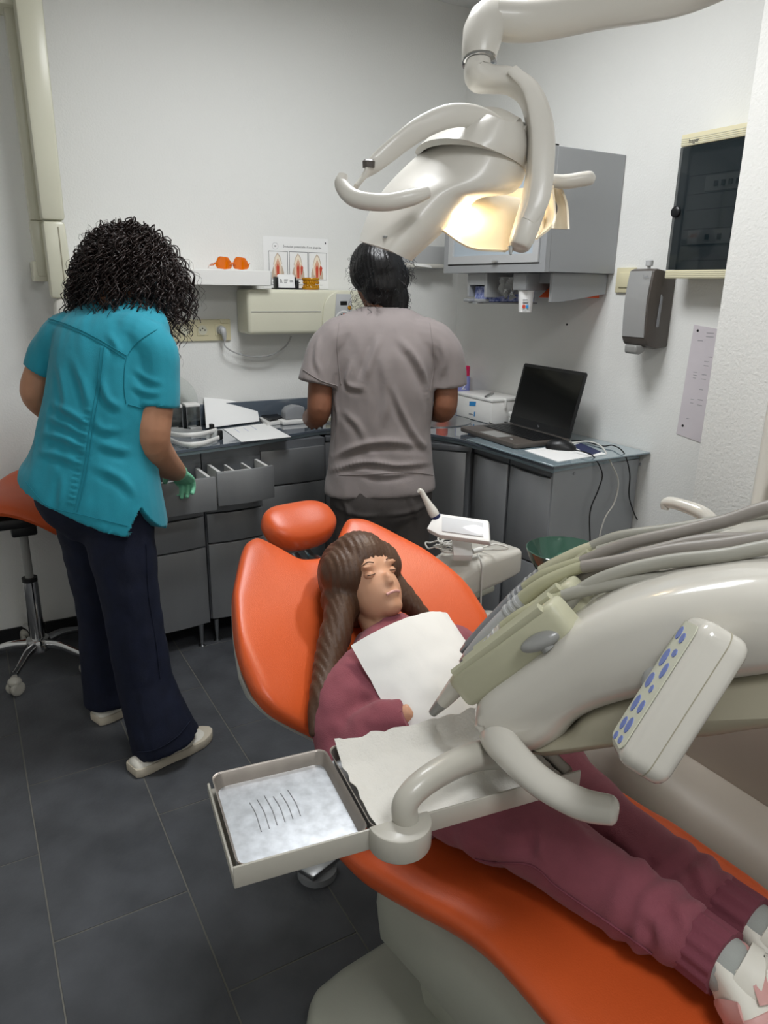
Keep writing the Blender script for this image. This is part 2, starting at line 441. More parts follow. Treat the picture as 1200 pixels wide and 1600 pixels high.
# --- orange safety glasses on the shelf
gx = at(360, 412, Y=2.97)
sg = thing('safety_glasses', 'orange tinted safety glasses lying on the white shelf', 'glasses', (gx.x, 2.97, 1.473))
def lens(cx):
    rows = []
    for i in range(9):
        v = i / 8; r = []
        for j in range(13):
            u = j / 12; ang = (u - .5) * 1.5
            hw = .036 * (1 - .25 * abs(v - .5) ** 2 * 4)
            top = .05 * (1 - .4 * abs(2 * u - 1) ** 6) * (1 - .12 * u)
            r.append((gx.x + cx + hw * math.sin(ang) * 1.35, 2.965 - .03 * math.cos(ang) + .008, 1.475 + v * top + .004 * (1 - v) * abs(2 * u - 1)))
        rows.append(r)
    b = new(); sheet(b, rows, .0018); return b
put('lens', lens(-.034), 'orangeglass', sg); put('lens', lens(.036), 'orangeglass', sg)
b = new(); tube(b, [(gx.x - .012, 2.947, 1.492), (gx.x, 2.942, 1.5), (gx.x + .012, 2.947, 1.492)], .004, 8); put('nose_bridge', b, 'orangeglass', sg)
for s_ in (-1, 1):
    b = new(); tube(b, [(gx.x + s_ * .07, 2.955, 1.495), (gx.x + s_ * .074, 3.0, 1.492), (gx.x + s_ * .066, 3.05, 1.482)], [.009, .008, .005], 8, ratio=.3); put('temple_arm', b, 'orangeglass', sg)

# --- poster
pf = BACK(1.172, YB - .0012, 1.405)
b = new(); rect(b, pf, 0, 0, .303, .21, .001); po = put('tooth_poster', b, 'paper', loc=(1.32, YB, 1.405), smooth=False)
tag(po, 'white poster of three tooth cross sections taped to the back wall', 'poster')
pf2 = BACK(1.172, YB - .0024, 1.405)
b = new(); text(b, "Évolution potentielle d'une gingivite", .0125, (Vector(pf2[0]) + Vector((.09, 0, .168)), pf2[1], pf2[2], pf2[3])); put('title_print', b, 'ink', po, smooth=False)
b = new()
for k in range(24):
    a0, a1 = 2 * math.pi * k / 24, 2 * math.pi * (k + 1) / 24
    prism(b, [(.055 + .0135 * math.cos(a0), .172 + .0135 * math.sin(a0)), (.055 + .0135 * math.cos(a1), .172 + .0135 * math.sin(a1)), (.055 + .013 * math.cos(a1), .172 + .013 * math.sin(a1)), (.055 + .013 * math.cos(a0), .172 + .013 * math.sin(a0))], pf2, .0003)
put('round_stamp', b, 'ink', po, smooth=False)
b = new(); rect(b, pf2, .051, .170, .059, .174, .0003); put('stamp_number', b, 'ink', po, smooth=False)
b = new(); rect(b, pf2, .287, .188, .292, .196, .0003); put('pin_hole', b, 'ink', po, smooth=False)
for k, x0 in enumerate((.024, .118, .208)):
    x1 = x0 + .087
    b = new()
    for a in ((x0, .038, x0 + .0016, .152), (x1 - .0016, .038, x1, .152), (x0, .1504, x1, .152), (x0, .038, x1, .0396)): rect(b, pf2, *a, .0003)
    fr = put('frame_print', b, 'ink', po, smooth=False); cx = x0 + .04
    def tooth(poly, m, lift, nm):
        f = (Vector(pf2[0]) + Vector((0, -lift, 0)), pf2[1], pf2[2], pf2[3]); q = new(); prism(q, [(cx + a, .038 + c) for a, c in poly], f, .0002); put(nm, q, m, fr, smooth=False)
    tooth([(-.028, .004), (.03, .004), (.028, .03), (.02, .055), (.011, .063), (-.011, .063), (-.02, .05), (-.027, .03)], 'tanink', .0003, 'gum_print')
    tooth([(-.02, .06), (-.012, .09), (0, .108), (.012, .094), (.02, .064), (.012, .05), (-.012, .05)], 'tanink', .0005, 'shadow_print')
    tooth([(-.015, .02), (.016, .02), (.018, .062), (.01, .088), (.001, .102), (-.01, .088), (-.018, .06)], 'creamink', .0007, 'enamel_print')
    tooth([(-.011, .004), (.012, .004), (.012, .06), (.001, .086), (-.012, .058)], 'pinkink', .0009, 'dentine_print')
    tooth([(-.004, .006), (.004, .006), (.006, .05), (.0, .066), (-.006, .048)], 'redink', .0011, 'pulp_print')
    if k: tooth([(.013, .02), (.017, .02), (.022 + .002 * k, .05), (.017, .062), (.012, .05)], 'redink', .0012, 'swelling_print')
for k in range(3):
    b = new(); rect(b, pf2, .04 + .092 * k, .024, .075 + .092 * k, .027, .0003); put('caption_print', b, 'ink', po, smooth=False)
    b = new(); rect(b, pf2, .03 + .092 * k, .016, .09 + .092 * k, .0175, .0003); put('caption_rule', b, 'ink', po, smooth=False)

# --- x-ray control box
cb = thing('control_box', 'cream wall-mounted control box with grey dial panel beneath the poster', 'control box', (1.3, YB, 1.225))
b = new(); box(b, (1.045, 2.935, 1.222), (1.62, YB - .0005, 1.402), .016, 4); hs = put('housing', b, 'cream', cb)
b = new(); box(b, (1.06, 2.9325, 1.313), (1.37, 2.937, 1.315)); put('seam', b, 'greyplastic', hs, smooth=False)
poly = spl([(1.375, 1.226), (1.378, 1.31), (1.395, 1.365), (1.44, 1.396), (1.52, 1.402), (1.6, 1.398)], 6); poly = [(p[0], p[1]) for p in poly] + [(1.6, 1.226)]
b = new(); prism(b, poly, ((0, 2.937, 0), (1, 0, 0), (0, 0, 1), (0, -1, 0)), .012, .005, 3); rp = put('raised_panel', b, 'cream', cb)
pfr = ((1.428, 2.9245, 1.265), (1, 0, .0), (0, 0, 1), (0, -1, 0))
b = new(); prism(b, [(0, 0), (.088, 0), (.082, .122), (.01, .122)], pfr, .003, .001); kp = put('dial_panel', b, 'lightgrey', cb)
f3 = (Vector(pfr[0]) + Vector((0, -.0032, 0)), pfr[1], pfr[2], pfr[3])
b = new(); rect(b, f3, .028, .075, .06, .092, .0006); put('display', b, 'screen', kp)
b = new(); prism(b, [(.072 + .009 * math.cos(t * .5236), .066 + .009 * math.sin(t * .5236)) for t in range(12)], f3, .002, .0006); put('round_button', b, 'amber', kp)
b = new(); pts_o = [(.045 + .042 * math.cos(a * math.pi / 12), .012 + .042 * math.sin(a * math.pi / 12)) for a in range(13)]; pts_i = [(.045 + .036 * math.cos(a * math.pi / 12), .012 + .036 * math.sin(a * math.pi / 12)) for a in range(12, -1, -1)]
prism(b, pts_o + pts_i, f3, .001); put('dial_arc', b, 'white', kp)
for a in range(7):
    b = new(); t = math.pi * (a + .5) / 7; rect(b, f3, .045 + .026 * math.cos(t) - .003, .012 + .026 * math.sin(t) - .003, .045 + .026 * math.cos(t) + .003, .012 + .026 * math.sin(t) + .003, .001); put('dial_mark', b, 'orangebox' if a % 2 else 'ink', kp)

# --- card holder and jaw model standing on the control box
hx = at(447, 435, Y=3.0).x
ch = thing('card_holder', 'black business card holder with white cards on the control box', 'card holder', (hx, 3.0, 1.402))
b = new(); box(b, (hx - .055, 2.965, 1.402), (hx + .06, 3.03, 1.408), .001); box(b, (hx - .055, 3.0, 1.406), (hx + .045, 3.005, 1.452)); box(b, (hx - .055, 2.97, 1.406), (hx - .047, 3.005, 1.45), .001); box(b, (hx + .036, 2.97, 1.406), (hx + .045, 3.005, 1.44), .001); put('stand', b, 'black', ch)
for k in range(3):
    b = new(); prism(b, [(-.042, 0), (.032, 0), (.032, .05), (.027, .054), (-.036, .054), (-.042, .048)], ((hx, 2.982 + k * .005, 1.409), (1, 0, 0), (0, .12, .99), (0, -.99, .12)), .001); cd = put('business_card', b, 'paper', ch, smooth=False)
    if k == 0:
        q = new(); fr_ = ((hx - .036, 2.983, 1.428), (1, 0, 0), (0, .12, .99), (0, -.99, .12)); text(q, 'R', .022, fr_)
        for r_ in range(3): rect(q, (Vector(fr_[0]) + Vector((.02, 0, .012 - r_ * .006)), *fr_[1:]), 0, 0, .018 - .003 * r_, .0018)
        for r_ in range(2): rect(q, (Vector(fr_[0]) + Vector((.045, 0, .01 - r_ * .006)), *fr_[1:]), 0, 0, .016, .0012)
        put('card_print', q, 'ink', cd, smooth=False)
jx = at(487, 437, Y=2.98).x
jm = thing('jaw_model', 'amber resin jaw model standing on the control box', 'jaw model', (jx, 2.98, 1.402))
for nm, z0, hgt, sg_ in (('lower_jaw', 1.402, .018, 1), ('upper_jaw', 1.446, -.018, -1)):
    b = new(); arc = [(jx + .032 * math.cos(a), 2.995 - .035 * math.sin(a), z0 + (.006 if sg_ > 0 else -.002)) for a in [math.pi * k / 10 for k in range(11)]]
    tube(b, arc, .0085, 10, 2, ratio=.8); jw = put(nm, b, 'amber', jm)
    for k in range(10):
        a = math.pi * (k + .5) / 10; q = new(); ell(q, (jx + .033 * math.cos(a), 2.995 - .037 * math.sin(a), z0 + sg_ * .014), (.0048, .0045, .008), u=8, v=6); put('tooth', q, 'amber', jw)
b = new(); box(b, (jx - .02, 3.0, 1.402), (jx + .03, 3.02, 1.452), .004); put('hinge_block', b, 'amber', jm)

# --- sockets and plug
ss = thing('socket_strip', 'beige four-gang socket strip on the back wall', 'socket', (.87, YB, 1.192))
b = new(); box(b, (.70, YB - .010, 1.192), (1.014, YB - .0005, 1.278), .003, 2); box(b, (.97, YB - .013, 1.262), (1.008, YB, 1.279), .002); put('cover_plate', b, 'beige', ss)
for k in range(4):
    cx = .742 + k * .0755 + (.012 if k == 3 else 0); 
    if k == 3: cx = .742 + 3 * .0755
    b = new(); box(b, (cx - .0225, YB - .0125, 1.2135), (cx + .0225, YB - .009, 1.2585), .0008, 1); ins = put('socket_insert', b, 'beige', ss)
    b = new(); lathe(b, [(.0195, -.001), (.0195, .0018), (.0182, .0018), (.0172, .0006), (.001, .0006)], (cx, YB - .0125, 1.236), (0, -1, 0), 24); put('socket_well', b, 'cream', ins)
    if k < 3:
        for dx, dz in ((-.0095, 0), (.0095, 0), (0, .007)):
            b = new(); cyl(b, (cx + dx, YB - .0128, 1.236 + dz), (cx + dx, YB - .0135, 1.236 + dz), .0032, n=10); put('socket_hole', b, 'dark', ins)
px_ = .742 + 3 * .0755
pc = thing('plugged_cable', 'grey plug and cord looping from socket strip to control box', 'cord', (px_, YB, 1.2))
b = new(); cyl(b, (px_ + .002, YB - .0155, 1.236), (px_ + .002, YB - .034, 1.236), .0175, .0155); tube(b, [(px_ + .002, YB - .034, 1.24), (px_ + .004, YB - .042, 1.225), (px_ + .008, YB - .040, 1.195)], [.014, .011, .006], 10); put('plug', b, 'lightgrey', pc)
b = new(); tube(b, [tuple(v) for v in (Vector((px_ + .008, YB - .04, 1.197)), at(352, 541, Y=YB - .045), at(368, 551, Y=YB - .05), at(395, 557, Y=YB - .055), at(425, 554, Y=YB - .06), at(447, 540, Y=YB - .06), at(455, 525, Y=YB - .06))], .0033, 8); put('cord', b, 'cable', pc)

# --- dispenser on the back wall near the corner
pd = thing('towel_dispenser', 'grey-white towel dispenser on the back wall near the corner', 'dispenser', (2.02, YB, 1.5))
dl = at(628, 382, Y=3.01); dr = at(705, 421, Y=3.01)
poly = [(dl.x, dl.z), (dr.x, dl.z), (dr.x, dr.z + .018), (dr.x - .014, dr.z), (dl.x, dr.z)]
b = new(); prism(b, poly, ((0, YB - .0005, 0), (1, 0, 0), (0, 0, 1), (0, -1, 0)), .07, .006, 2); put('housing', b, 'lightgrey', pd)
b = new(); prism(b, [(dl.x + .01, dr.z + .003), (dr.x - .014, dr.z + .003), (dr.x - .008, dr.z + .022), (dl.x + .01, dr.z + .022)], ((0, YB - .0705, 0), (1, 0, 0), (0, 0, 1), (0, -1, 0)), .012, .005, 2); put('lower_lip', b, 'offwhite', pd)
b = new(); rows = []
for i in range(5): rows.append([(dl.x + .06 + .013 * j, YB - .082 - .012 * math.sin(j / 7 * math.pi) - .003 * i, dr.z + .022 - .003 * i - .001 * j) for j in range(8)])
sheet(b, rows, .002); put('pull_lip', b, 'white', pd)
# ================================================================== right wall
# --- wall cabinet with frosted door and dispensers below
WX, WY0, WY1, WZ0, WZ1 = 1.835, 2.07, 2.70, 1.478, 1.884
wc = thing('wall_cabinet', 'grey wall cabinet with framed frosted door and dispensers below', 'cabinet', (XR, 2.38, 1.36))
b = new(); box(b, (WX + .02, WY0, WZ0), (XR - .001, WY1, WZ1), .002, 1); put('body', b, 'cabgrey', wc)
b = new()
for lo, hi in (((WX, WY0, WZ0), (WX + .02, WY1, WZ0 + .028)), ((WX, WY0, WZ1 - .028), (WX + .02, WY1, WZ1)), ((WX, WY0, WZ0 + .028), (WX + .02, WY0 + .03, WZ1 - .028)), ((WX, WY1 - .03, WZ0 + .028), (WX + .02, WY1, WZ1 - .028))): box(b, lo, hi)
put('face_frame', b, 'cabgrey', wc, smooth=False)
b = new(); dy0, dy1, dz0, dz1 = WY0 + .036, WY1 - .036, WZ0 + .034, WZ1 - .034
for lo, hi in (((WX - .004, dy0, dz0), (WX + .016, dy1, dz0 + .03)), ((WX - .004, dy0, dz1 - .03), (WX + .016, dy1, dz1)), ((WX - .004, dy0, dz0 + .03), (WX + .016, dy0 + .03, dz1 - .03)), ((WX - .004, dy1 - .03, dz0 + .03), (WX + .016, dy1, dz1 - .03))): box(b, lo, hi)
dr_ = put('door_frame', b, 'lightgrey', wc, smooth=False)
b = new(); box(b, (WX + .004, dy0 + .0305, dz0 + .0305), (WX + .01, dy1 - .0305, dz1 - .0305)); put('frosted_pane', b, 'frosted', dr_)
b = new(); box(b, (WX - .012, 2.33, dz0 + .002), (WX - .0045, 2.36, dz0 + .01), .001); put('door_pull', b, 'steel', dr_)
b = new(); box(b, (WX + .02, 2.1, WZ1 + .0005), (WX + .1, 2.135, WZ1 + .006), .001); box(b, (WX + .0, 2.1, WZ1 + .004), (WX + .05, 2.135, WZ1 + .012), .001); put('hinge', b, 'dark', wc)
# dispenser housings hanging under the cabinet
def wedge(y0, y1, x0, x1, zb, name, m='cabgrey'):
    q = new(); prism(q, [(x0, WZ0 - .001), (x1, WZ0 - .001), (x1, zb + .03), (x0 + .045, zb), (x0, zb)], ((0, y1, 0), (1, 0, 0), (0, 0, 1), (0, -1, 0)), y1 - y0, .001, 1)
    return put(name, q, m, wc, smooth=False)
wedge(2.545, 2.56, 1.86, 2.15, 1.385, 'holder_side'); wedge(2.43, 2.445, 1.86, 2.15, 1.385, 'holder_side')
b = new(); box(b, (1.86, 2.445, 1.432), (1.872, 2.545, WZ0 - .001)); put('holder_front', b, 'cabgrey', wc)
b = new(); box(b, (1.86, 2.445, 1.36), (2.14, 2.545, 1.366)); 
for y in (2.46, 2.53): pass
put('holder_floor', b, 'cabgrey', wc)
for y0 in (2.440, 2.515):
    b = new(); box(b, (1.835, y0, 1.366), (1.885, y0 + .035, 1.378), .003); put('holder_lip', b, 'cabgrey', wc)
b = new(); box(b, (1.885, 2.45, 1.367), (2.13, 2.54, 1.428), .004); gb = put('tissue_box', b, 'blueflower', loc=(2.0, 2.5, 1.367)); tag(gb, 'blue patterned carton inside the dispenser under the wall cabinet', 'box')
b = new(); box(b, (1.95, 2.26, 1.462), (2.15, 2.42, WZ0 - .001)); put('centre_bracket', b, 'cabgrey', wc)
b = new(); wedge(2.095, 2.11, 1.9, 2.17, 1.375, 'holder_side'); b.free()
b = new(); box(b, (1.93, 2.111, 1.44), (1.945, 2.2, WZ0 - .001)); put('orange_holder_front', b, 'cabgrey', wc)
b = new(); prism(b, [(1.93, 1.39), (2.16, 1.39), (2.16, 1.455), (2.02, 1.455)], ((0, 2.2, 0), (1, 0, 0), (0, 0, 1), (0, -1, 0)), .085, .002); og = put('orange_carton', b, 'orangebox', loc=(2.05, 2.15, 1.39)); tag(og, 'orange carton held in the dispenser under the wall cabinet', 'box')
# cup dispenser and the hanging cup
b = new(); box(b, (1.865, 2.2, 1.415), (1.99, 2.275, WZ0 - .001), .003); put('cup_dispenser_housing', b, 'cabgrey', wc)
cp = thing('paper_cup', 'white printed paper cup hanging from the cup dispenser', 'cup', (1.9, 2.235, 1.34))
b = new(); lathe(b, [(.024, 0), (.0245, .003), (.030, .076), (.0315, .077), (.0315, .0795), (.029, .0795), (.023, .004), (.001, .004)], (1.9, 2.235, 1.335), (0, 0, 1), 28); cu_ = put('cup_wall', b, 'paper', cp)
dcam = Vector((-.62, -.78, 0)); dcr = Vector((.78, -.62, 0)); f_ = (Vector((1.9, 2.235, 1.338)) + dcam * .0275, dcr, (0, 0, 1), dcam)
for a, m_ in ((((-.012, .012, -.001, .024)), 'redink'), (((.001, .012, .011, .024)), 'blueink'), (((-.012, .03, .008, .032)), 'ink'), (((-.012, .035, .01, .0365)), 'lightgrey'), (((-.012, .041, .006, .043)), 'ink'), (((-.012, .005, .009, .007)), 'lightgrey')):
    q = new(); rect(q, f_, *a, .0012); put('cup_print', q, m_, cp, smooth=False)
# crumpled translucent bag between
b = new(); rows = []
for i in range(7):
    v = i / 6; rows.append([(1.9 + .02 * math.sin(j * 1.7 + i) + .08 * v * .3, 2.41 - .11 * j / 8 * (1 - .3 * v), 1.462 - .085 * v * (.75 + .25 * math.sin(j * 1.1))) for j in range(9)])
sheet(b, rows, .0012); bag = put('plastic_bag', b, 'baggy', loc=(1.92, 2.36, 1.4)); tag(bag, 'crumpled clear plastic bag hanging under the wall cabinet', 'bag')
# --- hole and scratch in the wall
b = new(); p_ = at(886, 507, X=XR); cyl(b, (XR - .0012, p_.y, p_.z), (XR + .002, p_.y, p_.z), .0045, n=12); nh = put('trim_1', b, 'dark'); nh['kind'] = 'structure'

# --- light switch
sw = thing('light_switch', 'beige light switch beside the soap dispenser', 'switch', (XR, 2.0, 1.41))
b = new(); box(b, (XR - .011, 1.962, 1.412), (XR - .0005, 2.05, 1.5), .003); put('switch_plate', b, 'beige', sw)
b = new(); box(b, (XR - .016, 1.98, 1.43), (XR - .0112, 2.032, 1.482), .002); put('rocker', b, 'beige', sw)

# --- soap dispenser
sd = thing('soap_dispenser', 'silver and taupe soap dispenser on the right wall', 'soap dispenser', (XR, 1.84, 1.215))
prof = [(XR - .001, 1.23), (XR - .001, 1.478), (2.085, 1.492), (2.068, 1.486), (2.056, 1.38), (2.062, 1.262), (2.075, 1.238), (2.12, 1.225)]
b = new(); prism(b, prof, ((0, 1.895, 0), (1, 0, 0), (0, 0, 1), (0, -1, 0)), .108, .006, 2); put('body', b, 'brownplastic', sd)
pr = spl([(2.0665, 1.484), (2.058, 1.43), (2.0545, 1.38), (2.056, 1.32), (2.0605, 1.265)], 4)
b = new(); sheet(b, [[(x_ - .0015, y_, z_) for y_ in (1.889, 1.865, 1.84, 1.815, 1.793)] for x_, z_ in pr], .004); fp = put('front_cover', b, 'silver', sd)
b = new(); text(b, 'Tork', .013, RIGHT(2.0555, 1.825, 1.462)); put('logo', b, 'greyplastic', fp, smooth=False)
b = new(); prism(b, [(2.105, 1.3), (2.118, 1.3), (2.122, 1.4), (2.112, 1.41)], ((0, 1.7865, 0), (1, 0, 0), (0, 0, 1), (0, -1, 0)), .004, .002); put('level_window', b, 'greyplastic', sd)
b = new(); lathe(b, [(.006, 0), (.006, .012), (.013, .014), (.013, .03), (.01, .033)], (2.1, 1.84, 1.488), (0, 0, 1), 10); put('key', b, 'lightgrey', sd)
b = new(); prism(b, [(2.05, 1.238), (2.105, 1.236), (2.1, 1.215), (2.075, 1.205), (2.052, 1.208)], ((0, 1.868, 0), (1, 0, 0), (0, 0, 1), (0, -1, 0)), .056, .008, 3); put('push_lever', b, 'knob', sd)

# --- fuse box
fb = thing('fuse_box', 'cream fuse box with smoked door above the soap dispenser', 'fuse box', (XR, 1.6, 1.45))
FX = XR - .1; fy0, fy1, fz0, fz1 = 1.35, 1.752, 1.46, 1.892
b = new(); box(b, (FX + .035, fy0 + .01, fz0 + .006), (XR - .001, fy1 - .012, fz1 - .006), .004); put('housing', b, 'beige', fb)
for z0, z1, nm in ((fz0, fz0 + .026, 'bottom_rail'), (fz1 - .035, fz1, 'top_rail')):
    b = new(); box(b, (FX, fy0, z0), (FX + .036, fy1, z1), .002)
    rl = put(nm, b, 'beige', fb)
    for k in range(4):
        q = new(); box(q, (FX - .0012, fy0, z0 + .004 + k * .0055), (FX + .001, fy1, z0 + .0055 + k * .0055)); put('groove_rib', q, 'cream', rl, smooth=False)
b = new(); text(b, 'hager', .017, RIGHT(FX - .0015, fy1 - .03, fz1 - .028)); put('maker_name', b, 'ink', fb, smooth=False)
b = new(); box(b, (FX + .03, fy0 + .012, fz0 + .027), (FX + .0345, fy1 - .012, fz1 - .036)); put('inner_cover', b, 'lightgrey', fb)
for k, zz in enumerate((1.77, 1.715, 1.668, 1.61, 1.562, 1.515)):
    b = new(); box(b, (FX + .0285, fy0 + .02, zz), (FX + .0302, fy1 - .03, zz + .002)); put('cover_joint', b, 'ink', fb, smooth=False)
for nm, ya, yb, za, zb in (('breaker_row', 1.49, 1.66, 1.72, 1.765), ('breaker_row', 1.4, 1.7, 1.565, 1.607)):
    b = new(); box(b, (FX + .022, ya, za), (FX + .0302, yb, zb), .001); br = put(nm, b, 'white', fb)
    n_ = 5
    for k in range(n_):
        y_ = ya + (yb - ya) * (.15 + .15 * k); q = new(); box(q, (FX + .016, y_ - .006, za + .012), (FX + .022, y_ + .006, za + .028), .001); put('breaker_lever', q, 'black', br)
b = new(); box(b, (FX + .002, fy0, fz0 + .027), (FX + .010, fy1 + .002, fz1 - .036), .002); put('smoked_door', b, 'smoke', fb)
b = new(); box(b, (FX + .011, fy1 - .022, fz0 + .028), (FX + .03, fy1, fz1 - .037), .002); put('door_edge', b, 'smoke', fb)
b = new(); lathe(b, [(.017, 0), (.017, .008), (.013, .011), (.001, .011)], (FX + .002, fy1 - .014, 1.665), (-1, 0, 0), 20); put('door_catch', b, 'black', fb)

# --- printed strip
ps = RIGHT(XR - .0012, 1.70, .936)
b = new(); prism(b, [(0, 0), (.16, -.02), (.18, .36), (.012, .377)], ps, .001); st = put('paper_strip', b, 'lilacpaper', loc=(XR, 1.64, .936), smooth=False); tag(st, 'pale drilling template strip taped low on the right wall', 'paper')
ps2 = (Vector(ps[0]) + Vector((-.0012, 0, 0)), *ps[1:])
for x_, z_, r_ in ((.022, .033, .0045), (.03, .358, .0045)):
    b = new(); prism(b, [(x_ + r_ * math.cos(t * .5236), z_ + r_ * math.sin(t * .5236)) for t in range(12)], ps2, .0003); put('printed_dot', b, 'dark', st, smooth=False)
for x_, z_, w_, h_ in ((.065, .34, .03, .012), (.035, .325, .02, .004), (.085, .275, .015, .004), (.072, .245, .018, .014), (.07, .2, .018, .015), (.035, .22, .014, .004), (.036, .21, .014, .003), (.037, .2, .012, .003), (.068, .165, .016, .004), (.04, .115, .012, .012), (.068, .112, .02, .018), (.033, .06, .012, .003)):
    b = new(); rect(b, ps2, x_, z_, x_ + w_, z_ + .0016, .0003); put('printed_mark', b, 'greyplastic', st, smooth=False)
    if h_ > .005:
        b = new(); rect(b, ps2, x_, z_ + h_, x_ + w_, z_ + h_ + .0016, .0003); put('printed_mark', b, 'greyplastic', st, smooth=False)
# --- small white box at the far right of the projection, black cord below it
wbp = at(1199, 682, X=2.05)
b = new(); box(b, (2.035, wbp.y - .07, wbp.z - .01), (2.0495, wbp.y + .004, wbp.z + .07), .003); o = put('wall_plate', b, 'beige', loc=(2.049, wbp.y - .03, wbp.z)); tag(o, 'beige wall plate on the projecting wall at the right', 'switch')
b = new(); tube(b, [tuple(at(1215, 680, X=2.0)), tuple(at(1203, 735, X=2.0)), tuple(at(1190, 770, X=2.0)), tuple(at(1180, 805, X=2.0)), tuple(at(1172, 860, X=2.0)), tuple(at(1165, 960, X=2.02)), tuple(at(1160, 1100, X=2.03))], .006, 10); o = put('black_cord', b, 'black', loc=tuple(at(1180, 900, X=2.0))); tag(o, 'thick black cord hanging along the projecting wall', 'cord')

# ================================================================== worktop run
ZT = .843
# worktop outline seen from above
edge = [at(258, 707, Z=ZT), at(275, 704, Z=ZT), at(380, 690, Z=ZT), at(460, 677, Z=ZT), at(517, 669, Z=ZT)]
edge2 = [at(664, 677, Z=ZT), at(716, 685, Z=ZT), at(790, 706, Z=ZT), at(866, 730, Z=ZT)]
fe = [(.30, edge[0].y - .02)] + [(v.x, v.y) for v in edge] + [(1.46, 2.68), (1.53, 2.55)] + [(v.x, v.y) for v in edge2[:2]]
fe = [p[:2] for p in spl(fe, 5)]
re_ = [(v.x, v.y) for v in edge2[1:]] + [(1.72, 1.815)]
poly = [(.30, YB - .002)] + fe + re_[1:] + [(XR - .002, 1.835), (XR - .002, YB - .002)]
poly = poly[::-1]
wt = thing('worktop', 'glossy blue-grey glass worktop running round the corner', 'worktop', (1.3, 2.8, ZT - .02))
b = new(); prism(b, poly, ((0, 0, ZT - .012), (1, 0, 0), (0, 1, 0), (0, 0, 1)), .012, .0015, 1); put('glass_top', b, 'worktop', wt, angle=30)
inner = [(p[0] + (.012 if p[0] > 1.3 and p[0] < 1.8 else 0), p[1] + (.012 if p[1] < 3 else 0)) for p in poly]
b = new(); prism(b, [(min(p[0], XR - .003), min(p[1], YB - .003)) for p in inner], ((0, 0, ZT - .026), (1, 0, 0), (0, 1, 0), (0, 0, 1)), .0135); put('glass_underlay', b, 'worktop2', wt, angle=30)
b = new(); prism(b, [(1.70, 1.80), (1.70, 2.30), (XR - .004, 2.36), (XR - .004, 1.80)][::-1], ((0, 0, ZT + .0003), (1, 0, 0), (0, 1, 0), (0, 0, 1)), .006, .001, 1); put('glass_overlay', b, 'worktop2', wt)
b = new(); box(b, (.30, YB - .02, ZT + .0005), (XR - .003, YB - .001, .93), .003); o = put('splashback', b, 'worktop', loc=(1.2, YB, ZT + .0005)); tag(o, 'low blue-grey splashback strip behind the worktop', 'splashback')
b = new(); lathe(b, [(.165, .0004), (.165, .004), (.15, .004), (.13, .0012), (.03, .0008), (.001, .0008)], (1.83, 2.72, ZT), (0, 0, 1), 40); sk = put('sink_rim', b, 'steel', wt)
b = new(); lathe(b, [(.02, 0), (.02, .002), (.012, .002), (.001, .001)], (1.83, 2.72, ZT + .002), (0, 0, 1), 16); put('drain', b, 'chrome', sk)

def front(name, pts2, z0, z1, th, m, parent, bev=.003):
    """A bowed cabinet front standing on a plan polyline, pushed back by th."""
    P = [Vector((a, c, 0)) for a, c in pts2]; q = new(); n = len(P); back = []
    for i in range(n):
        t = (P[min(i + 1, n - 1)] - P[max(i - 1, 0)]).normalized(); back.append(P[i] + Vector((-t.y, t.x, 0)) * th)
    prism(q, [(v.x, v.y) for v in P] + [(v.x, v.y) for v in back[::-1]], ((0, 0, z0), (1, 0, 0), (0, 1, 0), (0, 0, 1)), z1 - z0, bev, 2)
    return put(name, q, m, parent, angle=30)
def bow(x0, x1, y, d, n=7):
    return [(x0 + (x1 - x0) * i / (n - 1), y - d * (1 - (2 * i / (n - 1) - 1) ** 2)) for i in range(n)]
def drawer_box(par, x0, x1, yf, depth, z0, z1, where):
    q = new(); box(q, (x0, yf, z0), (x0 + .012, yf + depth, z1)); box(q, (x1 - .012, yf, z0), (x1, yf + depth, z1)); box(q, (x0 + .012, yf, z0), (x1 - .012, yf + depth, z0 + .008)); box(q, (x0 + .012, yf + .0, z0 + .008), (x1 - .012, yf + .012, z1)); b_ = put('drawer_box', q, 'white', par, smooth=False)
    for k in (1, 2):
        xx = x0 + (x1 - x0) * k / 3; r = new(); box(r, (xx - .004, yf + .014, z0 + .0085), (xx + .004, yf + depth - .01, z1 - .006)); put('divider', r, 'white', b_, smooth=False)
    for k in range(3):
        xa = x0 + (x1 - x0) * k / 3 + .02; xb = x0 + (x1 - x0) * (k + 1) / 3 - .014; r = new(); box(r, (xa, yf + .02, z0 + .009), (xb, yf + depth - .02, z0 + .045 + .012 * k), .004)
        o = put('supply_box', r, ('black', 'black', 'lightgrey')[k], loc=((xa + xb) / 2, yf + depth / 2, z0 + .009)); tag(o, ('black supply box between side wall and divider', 'black supply box between the two dividers', 'pale grey supply box')[k] + ' in the open drawer ' + where, 'box', 'supply boxes in the open drawers')

